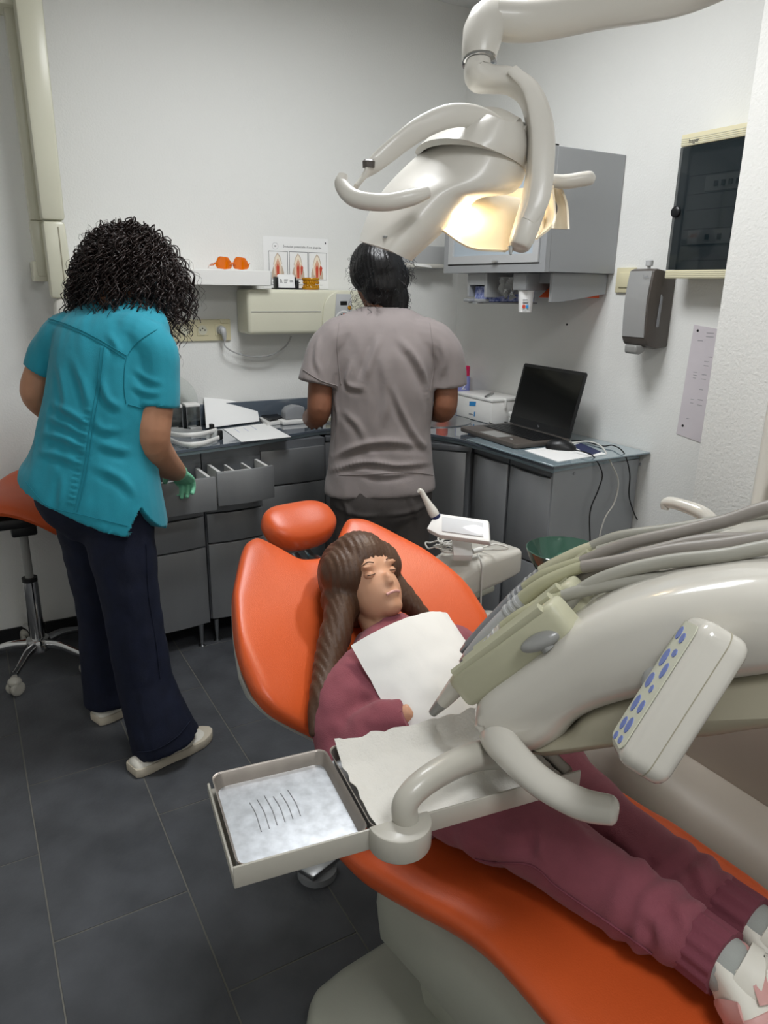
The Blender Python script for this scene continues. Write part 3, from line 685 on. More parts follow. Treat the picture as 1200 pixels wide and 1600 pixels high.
# --- drawer unit one (front of teal-topped person)
c1 = thing('drawer_cabinet', 'grey drawer cabinet on thin legs beside navy trousers, top drawer open', 'cabinet', (.56, 2.88, 0), group='steel-fronted base cabinets')
FY = 2.665
b = new(); box(b, (.36, FY + .03, .10), (.748, YB - .022, ZT - .028)); put('carcass', b, 'carcass', c1, smooth=False)
for z0, z1, nm in ((.105, .428, 'lower_drawer'), (.434, .555, 'middle_drawer'), (.561, .636, 'small_drawer')): front(nm, bow(.365, .746, FY + .02, .02), z0, z1, .018, 'steelfront', c1)
front('top_rail', [(.365, FY + .028), (.746, FY + .028)], .765, ZT - .03, .012, 'carcass', c1)
od = front('open_drawer', [(.365, 2.497), (.55, 2.49), (.745, 2.5)], .632, .757, .016, 'steelfront', c1)
drawer_box(c1, .38, .735, 2.516, .17, .642, .752, 'under the green glove')
def legs(par, pts):
    for x_, y_ in pts:
        q = new(); lathe(q, [(.014, 0), (.014, .004), (.006, .008), (.012, .1)], (x_, y_, 0), n=14); put('leg', q, 'steel', par)
legs(c1, [(.40, 2.72), (.71, 2.70), (.40, 3.02), (.71, 3.02)])
# --- drawer unit two
c2 = thing('drawer_cabinet', 'grey drawer cabinet with open cutlery-style drawer behind the headrest', 'cabinet', (.87, 2.88, 0), group='steel-fronted base cabinets')
b = new(); box(b, (.752, FY + .03, .115), (.986, YB - .022, ZT - .028)); put('carcass', b, 'carcass', c2, smooth=False)
for z0, z1, nm in ((.12, .44, 'lower_drawer'), (.446, .565, 'middle_drawer'), (.571, .65, 'small_drawer')): front(nm, bow(.754, .984, FY + .012, .012), z0, z1, .018, 'steelfront', c2)
front('top_rail', [(.754, FY + .028), (.984, FY + .028)], .775, ZT - .03, .012, 'carcass', c2)
od = front('open_drawer', [(.752, 2.508), (.86, 2.503), (.98, 2.53)], .642, .768, .016, 'steelfront', c2)
drawer_box(c2, .768, .97, 2.535, .15, .66, .762, 'behind the headrest')
legs(c2, [(.78, 2.72), (.95, 3.02), (.95, 2.72), (.78, 3.02)])
# --- drawer unit three
c3 = thing('drawer_cabinet', 'closed grey drawer cabinet left of the grey-uniformed person', 'cabinet', (1.13, 2.9, 0), group='steel-fronted base cabinets')
b = new(); box(b, (.99, FY + .055, .115), (1.28, YB - .022, ZT - .028)); put('carcass', b, 'carcass', c3, smooth=False)
for z0, z1, nm in ((.12, .49, 'lower_drawer'), (.496, .635, 'middle_drawer'), (.641, .784, 'top_drawer')): front(nm, bow(.993, 1.277, FY + .045, .012), z0, z1, .018, 'steelfront', c3)
legs(c3, [(1.02, 2.75), (1.25, 2.75), (1.02, 3.02), (1.25, 3.02)])
# --- corner unit with curved door
c4 = thing('corner_cabinet', 'dark grey corner cabinet with a curved door', 'cabinet', (1.8, 2.8, 0), group='steel-fronted base cabinets')
cur = [p for p in spl([(1.30, 2.755), (1.40, 2.735), (1.49, 2.67), (1.55, 2.57), (1.61, 2.46), (1.68, 2.37), (1.74, 2.315)], 4)]
b = new(); prism(b, ([(p[0] + .02, p[1] + .03) for p in cur] + [(XR - .02, 2.315), (XR - .02, YB - .022), (1.30, YB - .022)])[::-1], ((0, 0, .1), (1, 0, 0), (0, 1, 0), (0, 0, 1)), ZT - .028 - .1); put('carcass', b, 'carcass', c4, angle=30)
front('curved_door', [(p[0], p[1]) for p in cur][:-1], .11, .785, .018, 'steelfront', c4)
front('top_rail', [(p[0], p[1] - .004) for p in cur], .79, ZT - .03, .02, 'carcass', c4)
legs(c4, [(1.5, 2.85), (2.1, 2.4), (2.1, 3.0)])
# --- right run: two door cabinets
for x_, (y0, y1), lab in ((0, (2.085, 2.305), 'narrow grey base cabinet between curved corner and end cabinet'), (1, (1.845, 2.078), 'grey base end cabinet under the laptop with pale side panel')):
    c5 = thing('door_cabinet', lab, 'cabinet', (1.95, (y0 + y1) / 2, 0), group='steel-fronted base cabinets')
    b = new(); box(b, (1.76, y0 + (.012 if x_ else 0), .1), (XR - .02, y1, ZT - .028)); put('carcass', b, 'carcass', c5, smooth=False)
    n = 7; bw = [(1.745 - .022 * (1 - (2 * i / (n - 1) - 1) ** 2), y1 - .003 - (y1 - y0 - .006) * i / (n - 1)) for i in range(n)]
    front('door', bw, .46, .785, .016, 'steelfront', c5); front('lower_drawer', bw, .11, .454, .016, 'steelfront', c5)
    front('top_rail', [(1.745, y1), (1.745, y0)], .79, ZT - .03, .012, 'carcass', c5)
    if x_:
        b = new(); box(b, (1.745, y0 - .004, .02), (XR - .012, y0 + .0118, ZT - .027)); ep = put('side_panel', b, 'endpanel', c5, smooth=False)
        for px, py in ((897, 740), (1000, 725)):
            v = at(px, py, Y=y0 - .004); q = new(); cyl(q, (v.x, y0 - .0045, v.z), (v.x, y0 - .0075, v.z), .005, n=12); put('screw_cap', q, 'greyplastic', ep)
    legs(c5, [(1.8, (y0 + y1) / 2), (2.12, (y0 + y1) / 2)])

# ================================================================== things on the worktop
ZW = ZT + .0002
# --- laptop
LZ = ZT + .0066
f0 = Vector((1.765, 2.44, LZ)); f1 = Vector((1.745, 2.04, LZ)); 
ex = (f1 - f0).normalized(); ey = Vector((-ex.y, ex.x, 0)); W_, D_ = .385, .262
lp = thing('laptop', 'open black laptop with dark screen at the worktop end', 'laptop', tuple(f0 + ex * W_ / 2 + ey * D_ / 2))
b = new(); prism(b, [(0, .01), (.012, 0), (W_ - .012, 0), (W_, .01), (W_, D_), (0, D_)], (f0 + Vector((0, 0, .002)), ex, ey, (0, 0, 1)), .018, .003, 2); bs = put('base', b, 'brownplastic', lp)
kf = (f0 + Vector((0, 0, .0204)), ex, ey, (0, 0, 1))
b = new(); rect(b, kf, .13, .012, .255, .085, .0003); put('trackpad', b, 'knob', bs, smooth=False)
b = new(); rect(b, kf, .02, .1, W_ - .02, .235, .0004); kb = put('keyboard', b, 'black', lp, smooth=False)
key = None; kf2 = kf[0] + Vector((0, 0, .0006))
for r in range(6):
    for c in range(17):
        if key is None:
            q = new(); box(q, (-.0087, -.0087, 0), (.0087, .0087, .0014), .0008, 1); key = put('key', q, 'black', kb, world=False); o = key
        else:
            o = bpy.data.objects.new('key', key.data); C.objects.link(o); o.parent = kb
        p_ = kf2 + ex * (.034 + c * .0199) + ey * (.115 + r * .0212)
        o.matrix_basis = wm(kb).inverted() @ Matrix.Translation(p_) @ Matrix.Rotation(math.atan2(ex.y, ex.x), 4, 'Z')
b = new(); prism(b, [(.3 + .008 * math.cos(t * .5236), .045 + .005 * math.sin(t * .5236)) for t in range(12)], kf, .0004); put('sticker', b, 'lightgrey', bs, smooth=False)
hy = f0 + ey * (D_ - .004) + Vector((0, 0, .021)); lt = math.radians(13); sx = (ey * math.sin(lt) + Vector((0, 0, math.cos(lt)))); sn = ex.cross(sx).normalized()
if sn.dot(Vector((-1, 0, 0))) < 0: sn = -sn
b = new(); prism(b, [(0, 0), (W_, 0), (W_, .248), (W_ - .006, .255), (.006, .255), (0, .248)], (hy - sn * .004, ex, sx, sn), .0075, .001, 1); ld_ = put('lid', b, 'black', lp)
sf = (hy + sn * .0037, ex, sx, sn)
b = new(); rect(b, sf, .012, .03, W_ - .012, .242, .0004); put('display', b, 'screen', ld_, smooth=False)
b = new(); text(b, 'hp', .012, (hy + sn * .0042 + ex * (W_ / 2) + sx * .012, ex, sx, sn), .0003, 'CENTER'); put('logo', b, 'greyplastic', ld_, smooth=False)
b = new(); cyl(b, hy + ex * .03 - Vector((0, 0, .003)), hy + ex * (W_ - .03) - Vector((0, 0, .003)), .006, n=12); put('hinge', b, 'black', lp)
# --- paper under the mouse and the mouse
b = new(); q = [at(820, 704, Z=LZ), at(872, 722, Z=LZ), at(948, 710, Z=LZ), at(905, 693, Z=LZ)]
prism(b, [(v.x, v.y) for v in q], ((0, 0, LZ + .0003), (1, 0, 0), (0, 1, 0), (0, 0, 1)), .0012); pp = put('paper_sheet', b, 'paper', loc=tuple(q[0]), smooth=False); tag(pp, 'white leaflet with navy corner lying under the computer mouse', 'paper')
q2 = [at(893, 697, Z=LZ), at(908, 693, Z=LZ), at(940, 707, Z=LZ), at(922, 712, Z=LZ)]
b = new(); prism(b, [(v.x, v.y) for v in q2], ((0, 0, LZ + .0017), (1, 0, 0), (0, 1, 0), (0, 0, 1)), .0003); put('navy_print', b, 'navypaper', pp, smooth=False)
mc = at(876, 702, Z=LZ); mdir = (at(900, 704, Z=LZ) - at(852, 700, Z=LZ)).normalized(); ms = Vector((-mdir.y, mdir.x, 0))
mo = thing('computer_mouse', 'black computer mouse on a leaflet beside the laptop', 'mouse', tuple(mc + Vector((0, 0, .0025))))
rg = []
for s_, w_, h_ in ((-.055, .012, .012), (-.05, .022, .022), (-.03, .03, .034), (0, .031, .038), (.03, .028, .028), (.05, .022, .017), (.056, .012, .011)):
    rg.append([mc + mdir * s_ + ms * (w_ * math.cos(t)) + Vector((0, 0, .003 + h_ * max(0, math.sin(t)))) for t in [math.pi * k / 10 for k in range(11)]] + [mc + mdir * s_ + ms * (w_ * x_) + Vector((0, 0, .003)) for x_ in (-.5, 0, .5)])
b = new(); loft(b, rg); put('shell', b, 'black', mo)
b = new(); cyl(b, mc + mdir * .032 - ms * .003 + Vector((0, 0, .026)), mc + mdir * .032 + ms * .003 + Vector((0, 0, .026)), .008, n=14); put('scroll_wheel', b, 'knob', mo)
# --- cables hanging over the end of the worktop
def cord(name, pix, r, m, label):
    pts = [tuple(at(*p[:2], **p[2])) for p in pix]
    q = new(); tube(q, pts, r, 8); o = put(name, q, m, loc=pts[0]); return tag(o, label, 'cord')
ye = 1.825
cord('mouse_cable', [(897, 703, dict(Z=LZ + .012)), (912, 706, dict(Z=LZ + .014)), (928, 714, dict(Y=ye)), (941, 740, dict(Y=ye)), (935, 765, dict(Y=ye)), (922, 800, dict(Y=ye)), (922, 850, dict(Y=ye)), (921, 900, dict(Y=ye))], .0024, 'black', 'thin black mouse cable looping down the cabinet side panel')
cord('white_cable', [(893, 692, dict(Z=LZ + .006)), (920, 690, dict(Z=LZ + .012)), (940, 698, dict(Z=LZ + .01)), (953, 720, dict(Y=ye)), (966, 752, dict(Y=ye)), (960, 785, dict(Y=ye)), (945, 810, dict(Y=ye)), (936, 845, dict(Y=ye)), (934, 900, dict(Y=ye))], .0028, 'cablew', 'white cable running from the laptop down the side panel')
cord('laptop_cable', [(893, 688, dict(Z=LZ + .008)), (915, 690, dict(Z=LZ + .005)), (942, 697, dict(Z=LZ + .005)), (958, 696, dict(Z=LZ + .01)), (975, 708, dict(Y=ye)), (984, 740, dict(Y=ye)), (983, 775, dict(Y=ye)), (992, 805, dict(Y=ye)), (1001, 822, dict(Y=ye)), (999, 850, dict(Y=ye)), (996, 900, dict(Y=ye))], .0024, 'black', 'black laptop power lead hanging beside the white wall')
cord('usb_cable', [(792, 666, dict(Z=ZW + .006)), (777, 664, dict(Z=ZW + .006)), (766, 661, dict(Z=ZW + .008)), (766, 658, dict(Z=ZW + .008)), (780, 658, dict(Z=ZW + .006)), (796, 661, dict(Z=ZW + .006))], .0022, 'black', 'short black lead curled behind the laptop')
# --- white lidded box
v0 = at(771, 655, Z=ZW); bx = thing('wipes_box', 'white lidded plastic box with blue mark behind the laptop', 'box', (2.08, 2.72, ZW))
X0, X1, Y0, Y1 = 2.005, 2.165, 2.535, 2.80
b = new(); box(b, (X0, Y0, ZW + .001), (X1, Y1, ZW + .098), .003); bb_ = put('box_body', b, 'white', bx)
b = new(); box(b, (X0 - .004, Y0 - .004, ZW + .0985), (X1 + .003, Y1 + .004, ZW + .113), .004); ld2 = put('box_lid', b, 'white', bx)
b = new(); box(b, (2.07, Y0 - .01, ZW + .07), (2.08, Y0 - .0045, ZW + .11), .001); put('lid_clip', b, 'white', ld2)
rf = RIGHT(X0 - .0005, 2.7, ZW + .02)
b = new(); prism(b, [(0, .04), (.048, .046), (.05, .066), (.0, .06)], rf, .0004); put('blue_mark', b, 'blueink', bb_, smooth=False)
b = new(); prism(b, [(.0, 0), (.03, .0), (.032, .006), (0, .008)], rf, .0004); put('grey_lettering', b, 'greyplastic', bb_, smooth=False)
b = new(); prism(b, [(.038, -.002), (.046, -.002), (.047, .02), (.039, .018)], rf, .0004); put('blue_logo', b, 'blueink', bb_, smooth=False)
b = new(); box(b, (2.045, 2.56, ZW + .1135), (2.06, 2.68, ZW + .121), .002, mtx=Matrix.Translation((2.05, 2.62, 0)) @ Matrix.Rotation(-.9, 4, 'Z') @ Matrix.Translation((-2.05, -2.62, 0))); tw = put('tweezers', b, 'steel', loc=(2.05, 2.62, ZW + .113)); tag(tw, 'steel tweezers lying on the white box lid', 'tweezers')
# --- jar and spray can
jc = at(798, 655, Z=ZW); jr = thing('jar', 'small white screw-lid jar between white box and laptop', 'jar', (2.10, 2.47, ZW))
b = new(); lathe(b, [(.026, 0), (.028, .004), (.028, .036), (.024, .04)], (2.09, 2.475, ZW), n=24); put('jar_body', b, 'white', jr)
b = new(); lathe(b, [(.03, .0405), (.031, .042), (.031, .056), (.028, .059), (.001, .059)], (2.09, 2.475, ZW), n=24); put('jar_lid', b, 'white', jr)
bc = at(734, 640, Z=ZW); sp = thing('spray_can', 'lilac spray can with hot pink cap in the corner', 'spray can', (2.10, 2.9, ZW))
b = new(); lathe(b, [(.030, 0), (.031, .003), (.031, .16), (.026, .172)], (2.105, 2.89, ZW), n=24); sb = put('can_body', b, 'bottleblue', sp)
b = new(); lathe(b, [(.027, .1725), (.0275, .175), (.0275, .215), (.024, .219), (.001, .219)], (2.105, 2.89, ZW), n=24); put('can_cap', b, 'pinkcap', sp)
b = new(); cf = Vector((-.62, -.78, 0)); cr = Vector((.78, -.62, 0)); text(b, '2', .05, (Vector((2.105, 2.89, ZW + .11)) + cf * .0318 - cr * .01, cr, (0, 0, 1), cf), .001); put('can_print', b, 'white', sb, smooth=False)
b = new(); lathe(b, [(.03, 0), (.03, .12), (.012, .135), (.012, .165), (.001, .166)], (2.03, 2.95, ZW), n=20); o = put('orange_bottle', b, 'orangebox', loc=(2.03, 2.95, ZW)); tag(o, 'orange bottle behind the spray can in the corner', 'bottle')
# --- left side: acrylic dispensers
for k, (px, py) in enumerate(((275, 662), (303, 660))):
    v = at(px, py, Y=2.93); t = thing('acrylic_dispenser', ('clear acrylic dispenser with white lid beside the teal sleeve', 'clear acrylic dispenser with white lid beside the white booklet')[k], 'dispenser', (v.x, v.y, ZW), group='clear acrylic dispensers')
    b = new(); w_ = .028; lo = Vector((v.x - w_, v.y, ZW))
    for a, c in (((0, 0, .0), (.002, .06, .1)), ((.054, 0, 0), (.056, .06, .1)), ((.002, .058, 0), (.054, .06, .1)), ((.002, 0, .045), (.054, .002, .1)), ((.002, .002, 0), (.054, .058, .003))): box(b, lo + Vector(a), lo + Vector(c))
    put('clear_body', b, 'clear', t, smooth=False)
    b = new(); box(b, lo + Vector((-.002, -.002, .1005)), lo + Vector((.058, .062, .112)), .003); put('top_lid', b, 'white', t)
    for e in (.0, .0545):
        b = new(); box(b, lo + Vector((e, -.0015, .0)), lo + Vector((e + .0015, -.0002, .1))); put('edge_bar', b, 'greyplastic', t, smooth=False)
    b = new(); box(b, lo + Vector((.004, -.03, .003)), lo + Vector((.052, -.002, .022)), .004); put('chute', b, 'silver', t)
    b = new(); cyl(b, lo + Vector((.012, .03, .012)), lo + Vector((.044, .03, .012)), .008, n=12); put('cotton_roll', b, 'paper', t)
# transparent disc behind them
dc = at(272, 640, Y=2.98); b = new(); lathe(b, [(.11, 0), (.11, .002), (.001, .002)], (dc.x, 3.02, ZW + .111), (0, -1, .12), 40); o = put('clear_disc', b, 'clear', loc=(dc.x, 3.02, ZW)); tag(o, 'clear round plastic disc leaning on the back wall', 'disc')
# curled open booklet
b = new(); rows = []
c00, c01, c10, c11 = at(322, 671, Z=ZW), at(405, 660, Z=ZW), at(320, 657, Z=ZW), at(396, 648, Z=ZW)
for i in range(9):
    v = i / 8
    rows.append([tuple(c00.lerp(c01, j / 12).lerp(c10.lerp(c11, j / 12), v) + Vector((0, 0, .004 + (.115 * math.sin(v * 1.5) + .015 * math.sin(v * 3.1)) * (1 - (j / 12) ** 3 * .3)))) for j in range(13)])
sheet(b, rows, .003); bk = put('booklet', b, 'paper', loc=tuple(c00.lerp(c11, .4))); tag(bk, 'white booklet with raised curling page near the splashback', 'booklet')
# face shield with black clips
fs = thing('face_shield', 'curved clear-white face shield with black clips on the worktop', 'face shield', tuple(at(300, 690, Z=ZW)))
b = new(); rows = []
for i in range(4):
    r = []
    for j in range(17):
        u = j / 16; p_ = at(262, 680, Z=ZW).lerp(at(342, 686, Z=ZW), u); bulge = math.sin(math.pi * u)
        p_ = p_ + Vector((.02, -.05, 0)) * bulge * (.6 + .4 * i / 3); r.append((p_.x, p_.y + .012 * i * .5, ZW + .002 + .03 * i / 3))
    rows.append(r)
sheet(b, rows, .0015); put('visor', b, 'baggy', fs)
b = new(); tube(b, [tuple(at(258, 676, Z=ZW + .03)), tuple(at(285, 680, Z=ZW + .034)), tuple(at(315, 678, Z=ZW + .034)), tuple(at(338, 672, Z=ZW + .03))], .009, 8, ratio=.35, up=(0, 0, 1)); put('headband', b, 'white', fs)
b = new(); tube(b, [tuple(at(262, 685, Z=ZW + .012)), tuple(at(285, 694, Z=ZW + .014)), tuple(at(315, 693, Z=ZW + .014)), tuple(at(342, 684, Z=ZW + .012))], .009, 8, ratio=.35, up=(0, 0, 1)); put('brow_band', b, 'white', fs)
for px, py in ((331, 670), (344, 680)):
    v = at(px, py, Z=ZW + .016); b = new(); box(b, v + Vector((-.008, -.012, -.0155)), v + Vector((.008, .012, .02)), .003); cyl(b, v + Vector((0, -.0125, 0)), v + Vector((0, -.0135, 0)), .004, n=10); put('black_clip', b, 'black', fs)
# sheet of paper at the edge
q = [at(349, 671, Z=ZW), at(377, 691, Z=ZW), at(455, 683, Z=ZW), at(415, 662, Z=ZW)]
b = new(); prism(b, [(v.x, v.y) for v in q], ((0, 0, ZW + .0004), (1, 0, 0), (0, 1, 0), (0, 0, 1)), .0016); o = put('paper_sheet', b, 'paper', loc=tuple(q[0]), smooth=False); tag(o, 'white handwritten sheet lying at the worktop edge', 'paper')
for k in range(3):
    v = q[0].lerp(q[3], .2 + .2 * k); u = (q[1] - q[0]) * .5; b = new(); tube(b, [tuple(v + u * t + Vector((0, 0, .0023)) + Vector((.003 * math.sin(t * 40), 0, 0))) for t in (.2, .35, .5, .65, .8)], .0007, 4, 3); put('pen_line', b, 'bottleblue', o)
# phone on its box
q = [at(403, 656, Z=ZW), at(418, 666, Z=ZW), at(452, 661, Z=ZW), at(428, 648, Z=ZW)]
b = new(); prism(b, [(v.x, v.y) for v in q], ((0, 0, ZW + .0004), (1, 0, 0), (0, 1, 0), (0, 0, 1)), .014, .001, 1); o = put('phone_box', b, 'white', loc=tuple(q[0]), smooth=False); tag(o, 'flat white carton under the black phone', 'box')
q = [at(404, 649, Z=ZW + .015), at(422, 659, Z=ZW + .015), at(444, 654, Z=ZW + .015), at(425, 645, Z=ZW + .015)]
b = new(); prism(b, [(v.x, v.y) for v in q], ((0, 0, ZW + .0148), (1, 0, 0), (0, 1, 0), (0, 0, 1)), .008, .002, 2); ph = put('mobile_phone', b, 'black', loc=tuple(q[0])); tag(ph, 'black mobile phone lying on a flat white carton', 'phone')
# stapler-like grey device on a white base
v = at(457, 650, Y=2.9); dv = thing('label_printer', 'small dark grey device on a white base by the elbow', 'device', (v.x + .03, v.y + .03, ZW))
b = new(); box(b, (v.x - .045, v.y, ZW + .0005), (v.x + .12, v.y + .1, ZW + .018), .004); put('base', b, 'white', dv)
b = new(); prism(b, [(0, 0), (.09, 0), (.09, .05), (.05, .058), (.015, .05), (0, .03)], ((v.x - .02, v.y + .085, ZW + .0185), (1, 0, 0), (0, 0, 1), (0, -1, 0)), .06, .006, 2); put('grey_cover', b, 'greyplastic', dv)
b = new(); box(b, (v.x + .07, v.y + .015, ZW + .0185), (v.x + .11, v.y + .09, ZW + .05), .004); put('black_block', b, 'black', dv)
# cups near the front
for k, (px, py) in enumerate(((488, 668), (497, 664))):
    v = at(px, py, Z=ZW); b = new(); lathe(b, [(.02, .0005), (.024, .05), (.0225, .05), (.019, .003), (.001, .003)], (v.x, v.y, ZW), n=24); o = put('clear_cup', b, 'clear', loc=(v.x, v.y, ZW)); tag(o, ('small clear plastic cup beside the dark grey device', 'small clear plastic cup beside the white drawer rack')[k], 'cup', 'clear cups by the grey uniform')
# rack of small boxes half hidden behind the grey uniform
v = at(523, 660, Z=ZW); rk = thing('supply_rack', 'small stacked rack of white drawers behind the grey uniform', 'rack', (v.x, v.y, ZW))
for k in range(4):
    b = new(); box(b, (v.x - .06, v.y, ZW + .001 + k * .031), (v.x + .06, v.y + .12, ZW + .03 + k * .031), .003); dw = put('rack_drawer', b, 'white', rk)
    b = new(); box(b, (v.x - .045, v.y - .003, ZW + .008 + k * .031), (v.x - .01, v.y - .0005, ZW + .022 + k * .031), .001); put('drawer_label', b, 'dark' if k % 2 else 'holder', dw)
# ================================================================== saddle stool
sc = Vector((.12, 2.84, 0))
stl = thing('saddle_stool', 'orange saddle stool on a chrome five-star wheeled base', 'stool', (sc.x, sc.y, 0))
sd_ = Vector((.86, -.5, 0)); sf_ = Vector((.5, .86, 0)); seatc = sc + Vector((-.005, .0, .655))
rg = []
for i in range(21):
    t = -1 + 2 * i / 20; a = abs(t); hl = .16 * (1 - .45 * a ** 3) * (1 if a < .97 else .55); th = .034 * (1 - .25 * a * a) * (1 if a < .97 else .5)
    c_ = seatc + sd_ * (.185 * math.sin(t * 1.25) / math.sin(1.25)) + Vector((0, 0, -.115 * a ** 1.9 + .02)) + sf_ * .01
    r = []
    for k in range(20):
        an = 2 * math.pi * k / 20; co, si = math.cos(an), math.sin(an); s_ = hl * math.copysign(abs(co) ** .75, co)
        nx = Vector((0, 0, 1)) * math.cos(a) + sd_ * math.copysign(math.sin(a * .9), t)
        r.append(c_ + sf_ * s_ + nx * (th * math.copysign(abs(si) ** .8, si)) + Vector((0, 0, .05 * max(0, s_ / .16) ** 2 + .012 * (s_ / .16))))
    rg.append(r)
b = new(); loft(b, rg); put('saddle_seat', b, 'orange', stl)
b = new(); box(b, sc + Vector((-.09, -.07, .575)), sc + Vector((.05, .07, .615)), .01); box(b, sc + Vector((-.04, -.04, .535)), sc + Vector((.045, .04, .58)), .008); put('seat_mount', b, 'black', stl)
b = new(); tube(b, [tuple(sc + Vector((-.04, -.02, .59))), tuple(sc + Vector((-.14, -.06, .585))), tuple(sc + Vector((-.19, -.07, .58)))], .006, 8); put('tilt_lever', b, 'black', stl)
b = new(); cyl(b, sc + Vector((0, 0, .36)), sc + Vector((0, 0, .54)), .015); put('gas_piston', b, 'knob', stl)
b = new(); cyl(b, sc + Vector((0, 0, .35)), sc + Vector((0, 0, .365)), .027); put('collar', b, 'black', stl)
b = new(); lathe(b, [(.027, .1), (.027, .35)], sc, n=24); put('gas_column', b, 'chrome', stl)
b = new(); lathe(b, [(.045, .07), (.05, .085), (.04, .115), (.03, .12)], sc, n=24); put('hub', b, 'chrome', stl)
for k in range(5):
    a = math.radians(-118 + 72 * k); d_ = Vector((math.cos(a), math.sin(a), 0)); L_ = .215
    b = new(); tube(b, [tuple(sc + d_ * .03 + Vector((0, 0, .095))), tuple(sc + d_ * .1 + Vector((0, 0, .098))), tuple(sc + d_ * L_ * .8 + Vector((0, 0, .082))), tuple(sc + d_ * L_ + Vector((0, 0, .075)))], [.02, .017, .014, .016], 10, ratio=.8, up=(0, 0, 1)); lg = put('base_leg', b, 'chrome', stl)
    e_ = sc + d_ * L_; pr_ = Vector((-d_.y, d_.x, 0)) if k % 2 else Vector((.5, -.86, 0))
    b = new(); ell(b, e_ + Vector((0, 0, .05)), (.024, .024, .018)); cw = put('caster', b, 'trayholder', stl)
    for s_ in (-1, 1):
        b = new(); w0 = e_ + pr_ * (.006 * s_) + Vector((0, 0, .0265)); lathe(b, [(.022, 0), (.026, .003), (.026, .013), (.022, .016), (.015, .0165), (.001, .0165)], w0, pr_ * s_, 20); put('caster_wheel', b, 'trayholder', cw)

# ================================================================== dental chair
CO = Vector((.75, .80, 0)); CA = Vector((-.12, .993, 0)); CW = Vector((.993, .12, 0)); CZ = Vector((0, 0, 1))
def chp(s, w, z): return CO + CA * s + CW * w + CZ * z
dc = thing('dental_chair', 'orange reclined dental chair with headrest on a greige base', 'dental chair', tuple(chp(0, 0, 0)))
def ip(x, tab):
    for (a, va), (b_, vb) in zip(tab, tab[1:]):
        if x <= b_: 
            f = max(0, min(1, (x - a) / (b_ - a))); f = f * f * (3 - 2 * f) if False else f
            return va + (vb - va) * f
    return tab[-1][1]
SEAT_TOP = [(-.75, .42), (-.55, .47), (-.35, .505), (-.15, .525), (0, .505), (.15, .485), (.3, .49), (.36, .50)]
SEAT_W = [(-.75, .12), (-.72, .165), (-.55, .205), (-.3, .235), (-.2, .23), (-.1, .23), (0, .248), (.12, .262), (.22, .265), (.3, .235), (.36, .15)]
rg = []
for i in range(41):
    s_ = -.75 + 1.11 * i / 40; hw = ip(s_, SEAT_W); zt = ip(s_, SEAT_TOP); th = .085 if -.7 < s_ < .32 else .06
    r = []
    for k in range(28):
        an = 2 * math.pi * k / 28; co, si = math.cos(an), math.sin(an)
        w_ = hw * math.copysign(abs(co) ** .62, co); zz = (th / 2) * math.copysign(abs(si) ** .62, si)
        dish = .022 * (w_ / .25) ** 2 - .012 if si > 0 else 0
        r.append(chp(s_, w_ * (1 - (.12 if si < 0 else 0) * abs(si)) + .016 * max(0, min(1, (.1 - s_) / .15)), zt - th / 2 + zz + dish))
    rg.append(r)
b = new(); loft(b, rg); b = subdiv(b, 1); put('seat_cushion', b, 'orange', dc)
# backrest
BA = math.atan(.75); BT = CA * math.cos(BA) + CZ * math.sin(BA); BN = -CA * math.sin(BA) + CZ * math.cos(BA)
def bkp(s, w, n): return chp(s, w, .5 + .75 * (s - .25)) + BN * n
S_LO = [(0, .27), (.08, .275), (.14, .30), (.19, .335), (.25, .378), (.285, .405), (.305, .44)]
S_HI = [(0, .665), (.05, .672), (.09, .71), (.125, .735), (.16, .725), (.19, .695), (.25, .62), (.285, .55), (.305, .49)]
rg = []; rgs = []
for i in range(45):
    w_ = -.305 + .61 * i / 44; a = abs(w_); lo_s, hi_s = ip(a, S_LO), ip(a, S_HI); ed = min(1, (.305 - a) / .03); th = .03 * (.35 + .65 * math.sqrt(max(0, 1 - (1 - ed) ** 2)))
    lift = .055 * (a / .3) ** 2; r = []; r2 = []
    for k in range(30):
        an = 2 * math.pi * k / 30; co, si = math.cos(an), math.sin(an); m_ = (lo_s + hi_s) / 2; h_ = (hi_s - lo_s) / 2
        s_ = m_ + h_ * math.copysign(abs(co) ** .45, co); r.append(bkp(s_, w_, lift - .012 + th * math.copysign(abs(si) ** .6, si)))
        s2 = m_ + (h_ - .006) * math.copysign(abs(co) ** .4, co); r2.append(bkp(s2, w_ * .99, lift - .012 - .03 + .010 * math.copysign(abs(si) ** .5, si)))
    rg.append(r); rgs.append(r2)
b = new(); loft(b, rg); b = subdiv(b, 1); put('backrest_cushion', b, 'orange', dc)
b = new(); loft(b, rgs); put('backrest_shell', b, 'piping', dc)
b = new(); tube(b, [tuple(bkp(.3, 0, -.09)), tuple(bkp(.45, 0, -.085)), tuple(bkp(.62, 0, -.07))], [.09, .075, .05], 16, ratio=.4, up=tuple(CW)); put('backrest_spine', b, 'chairgrey', dc)
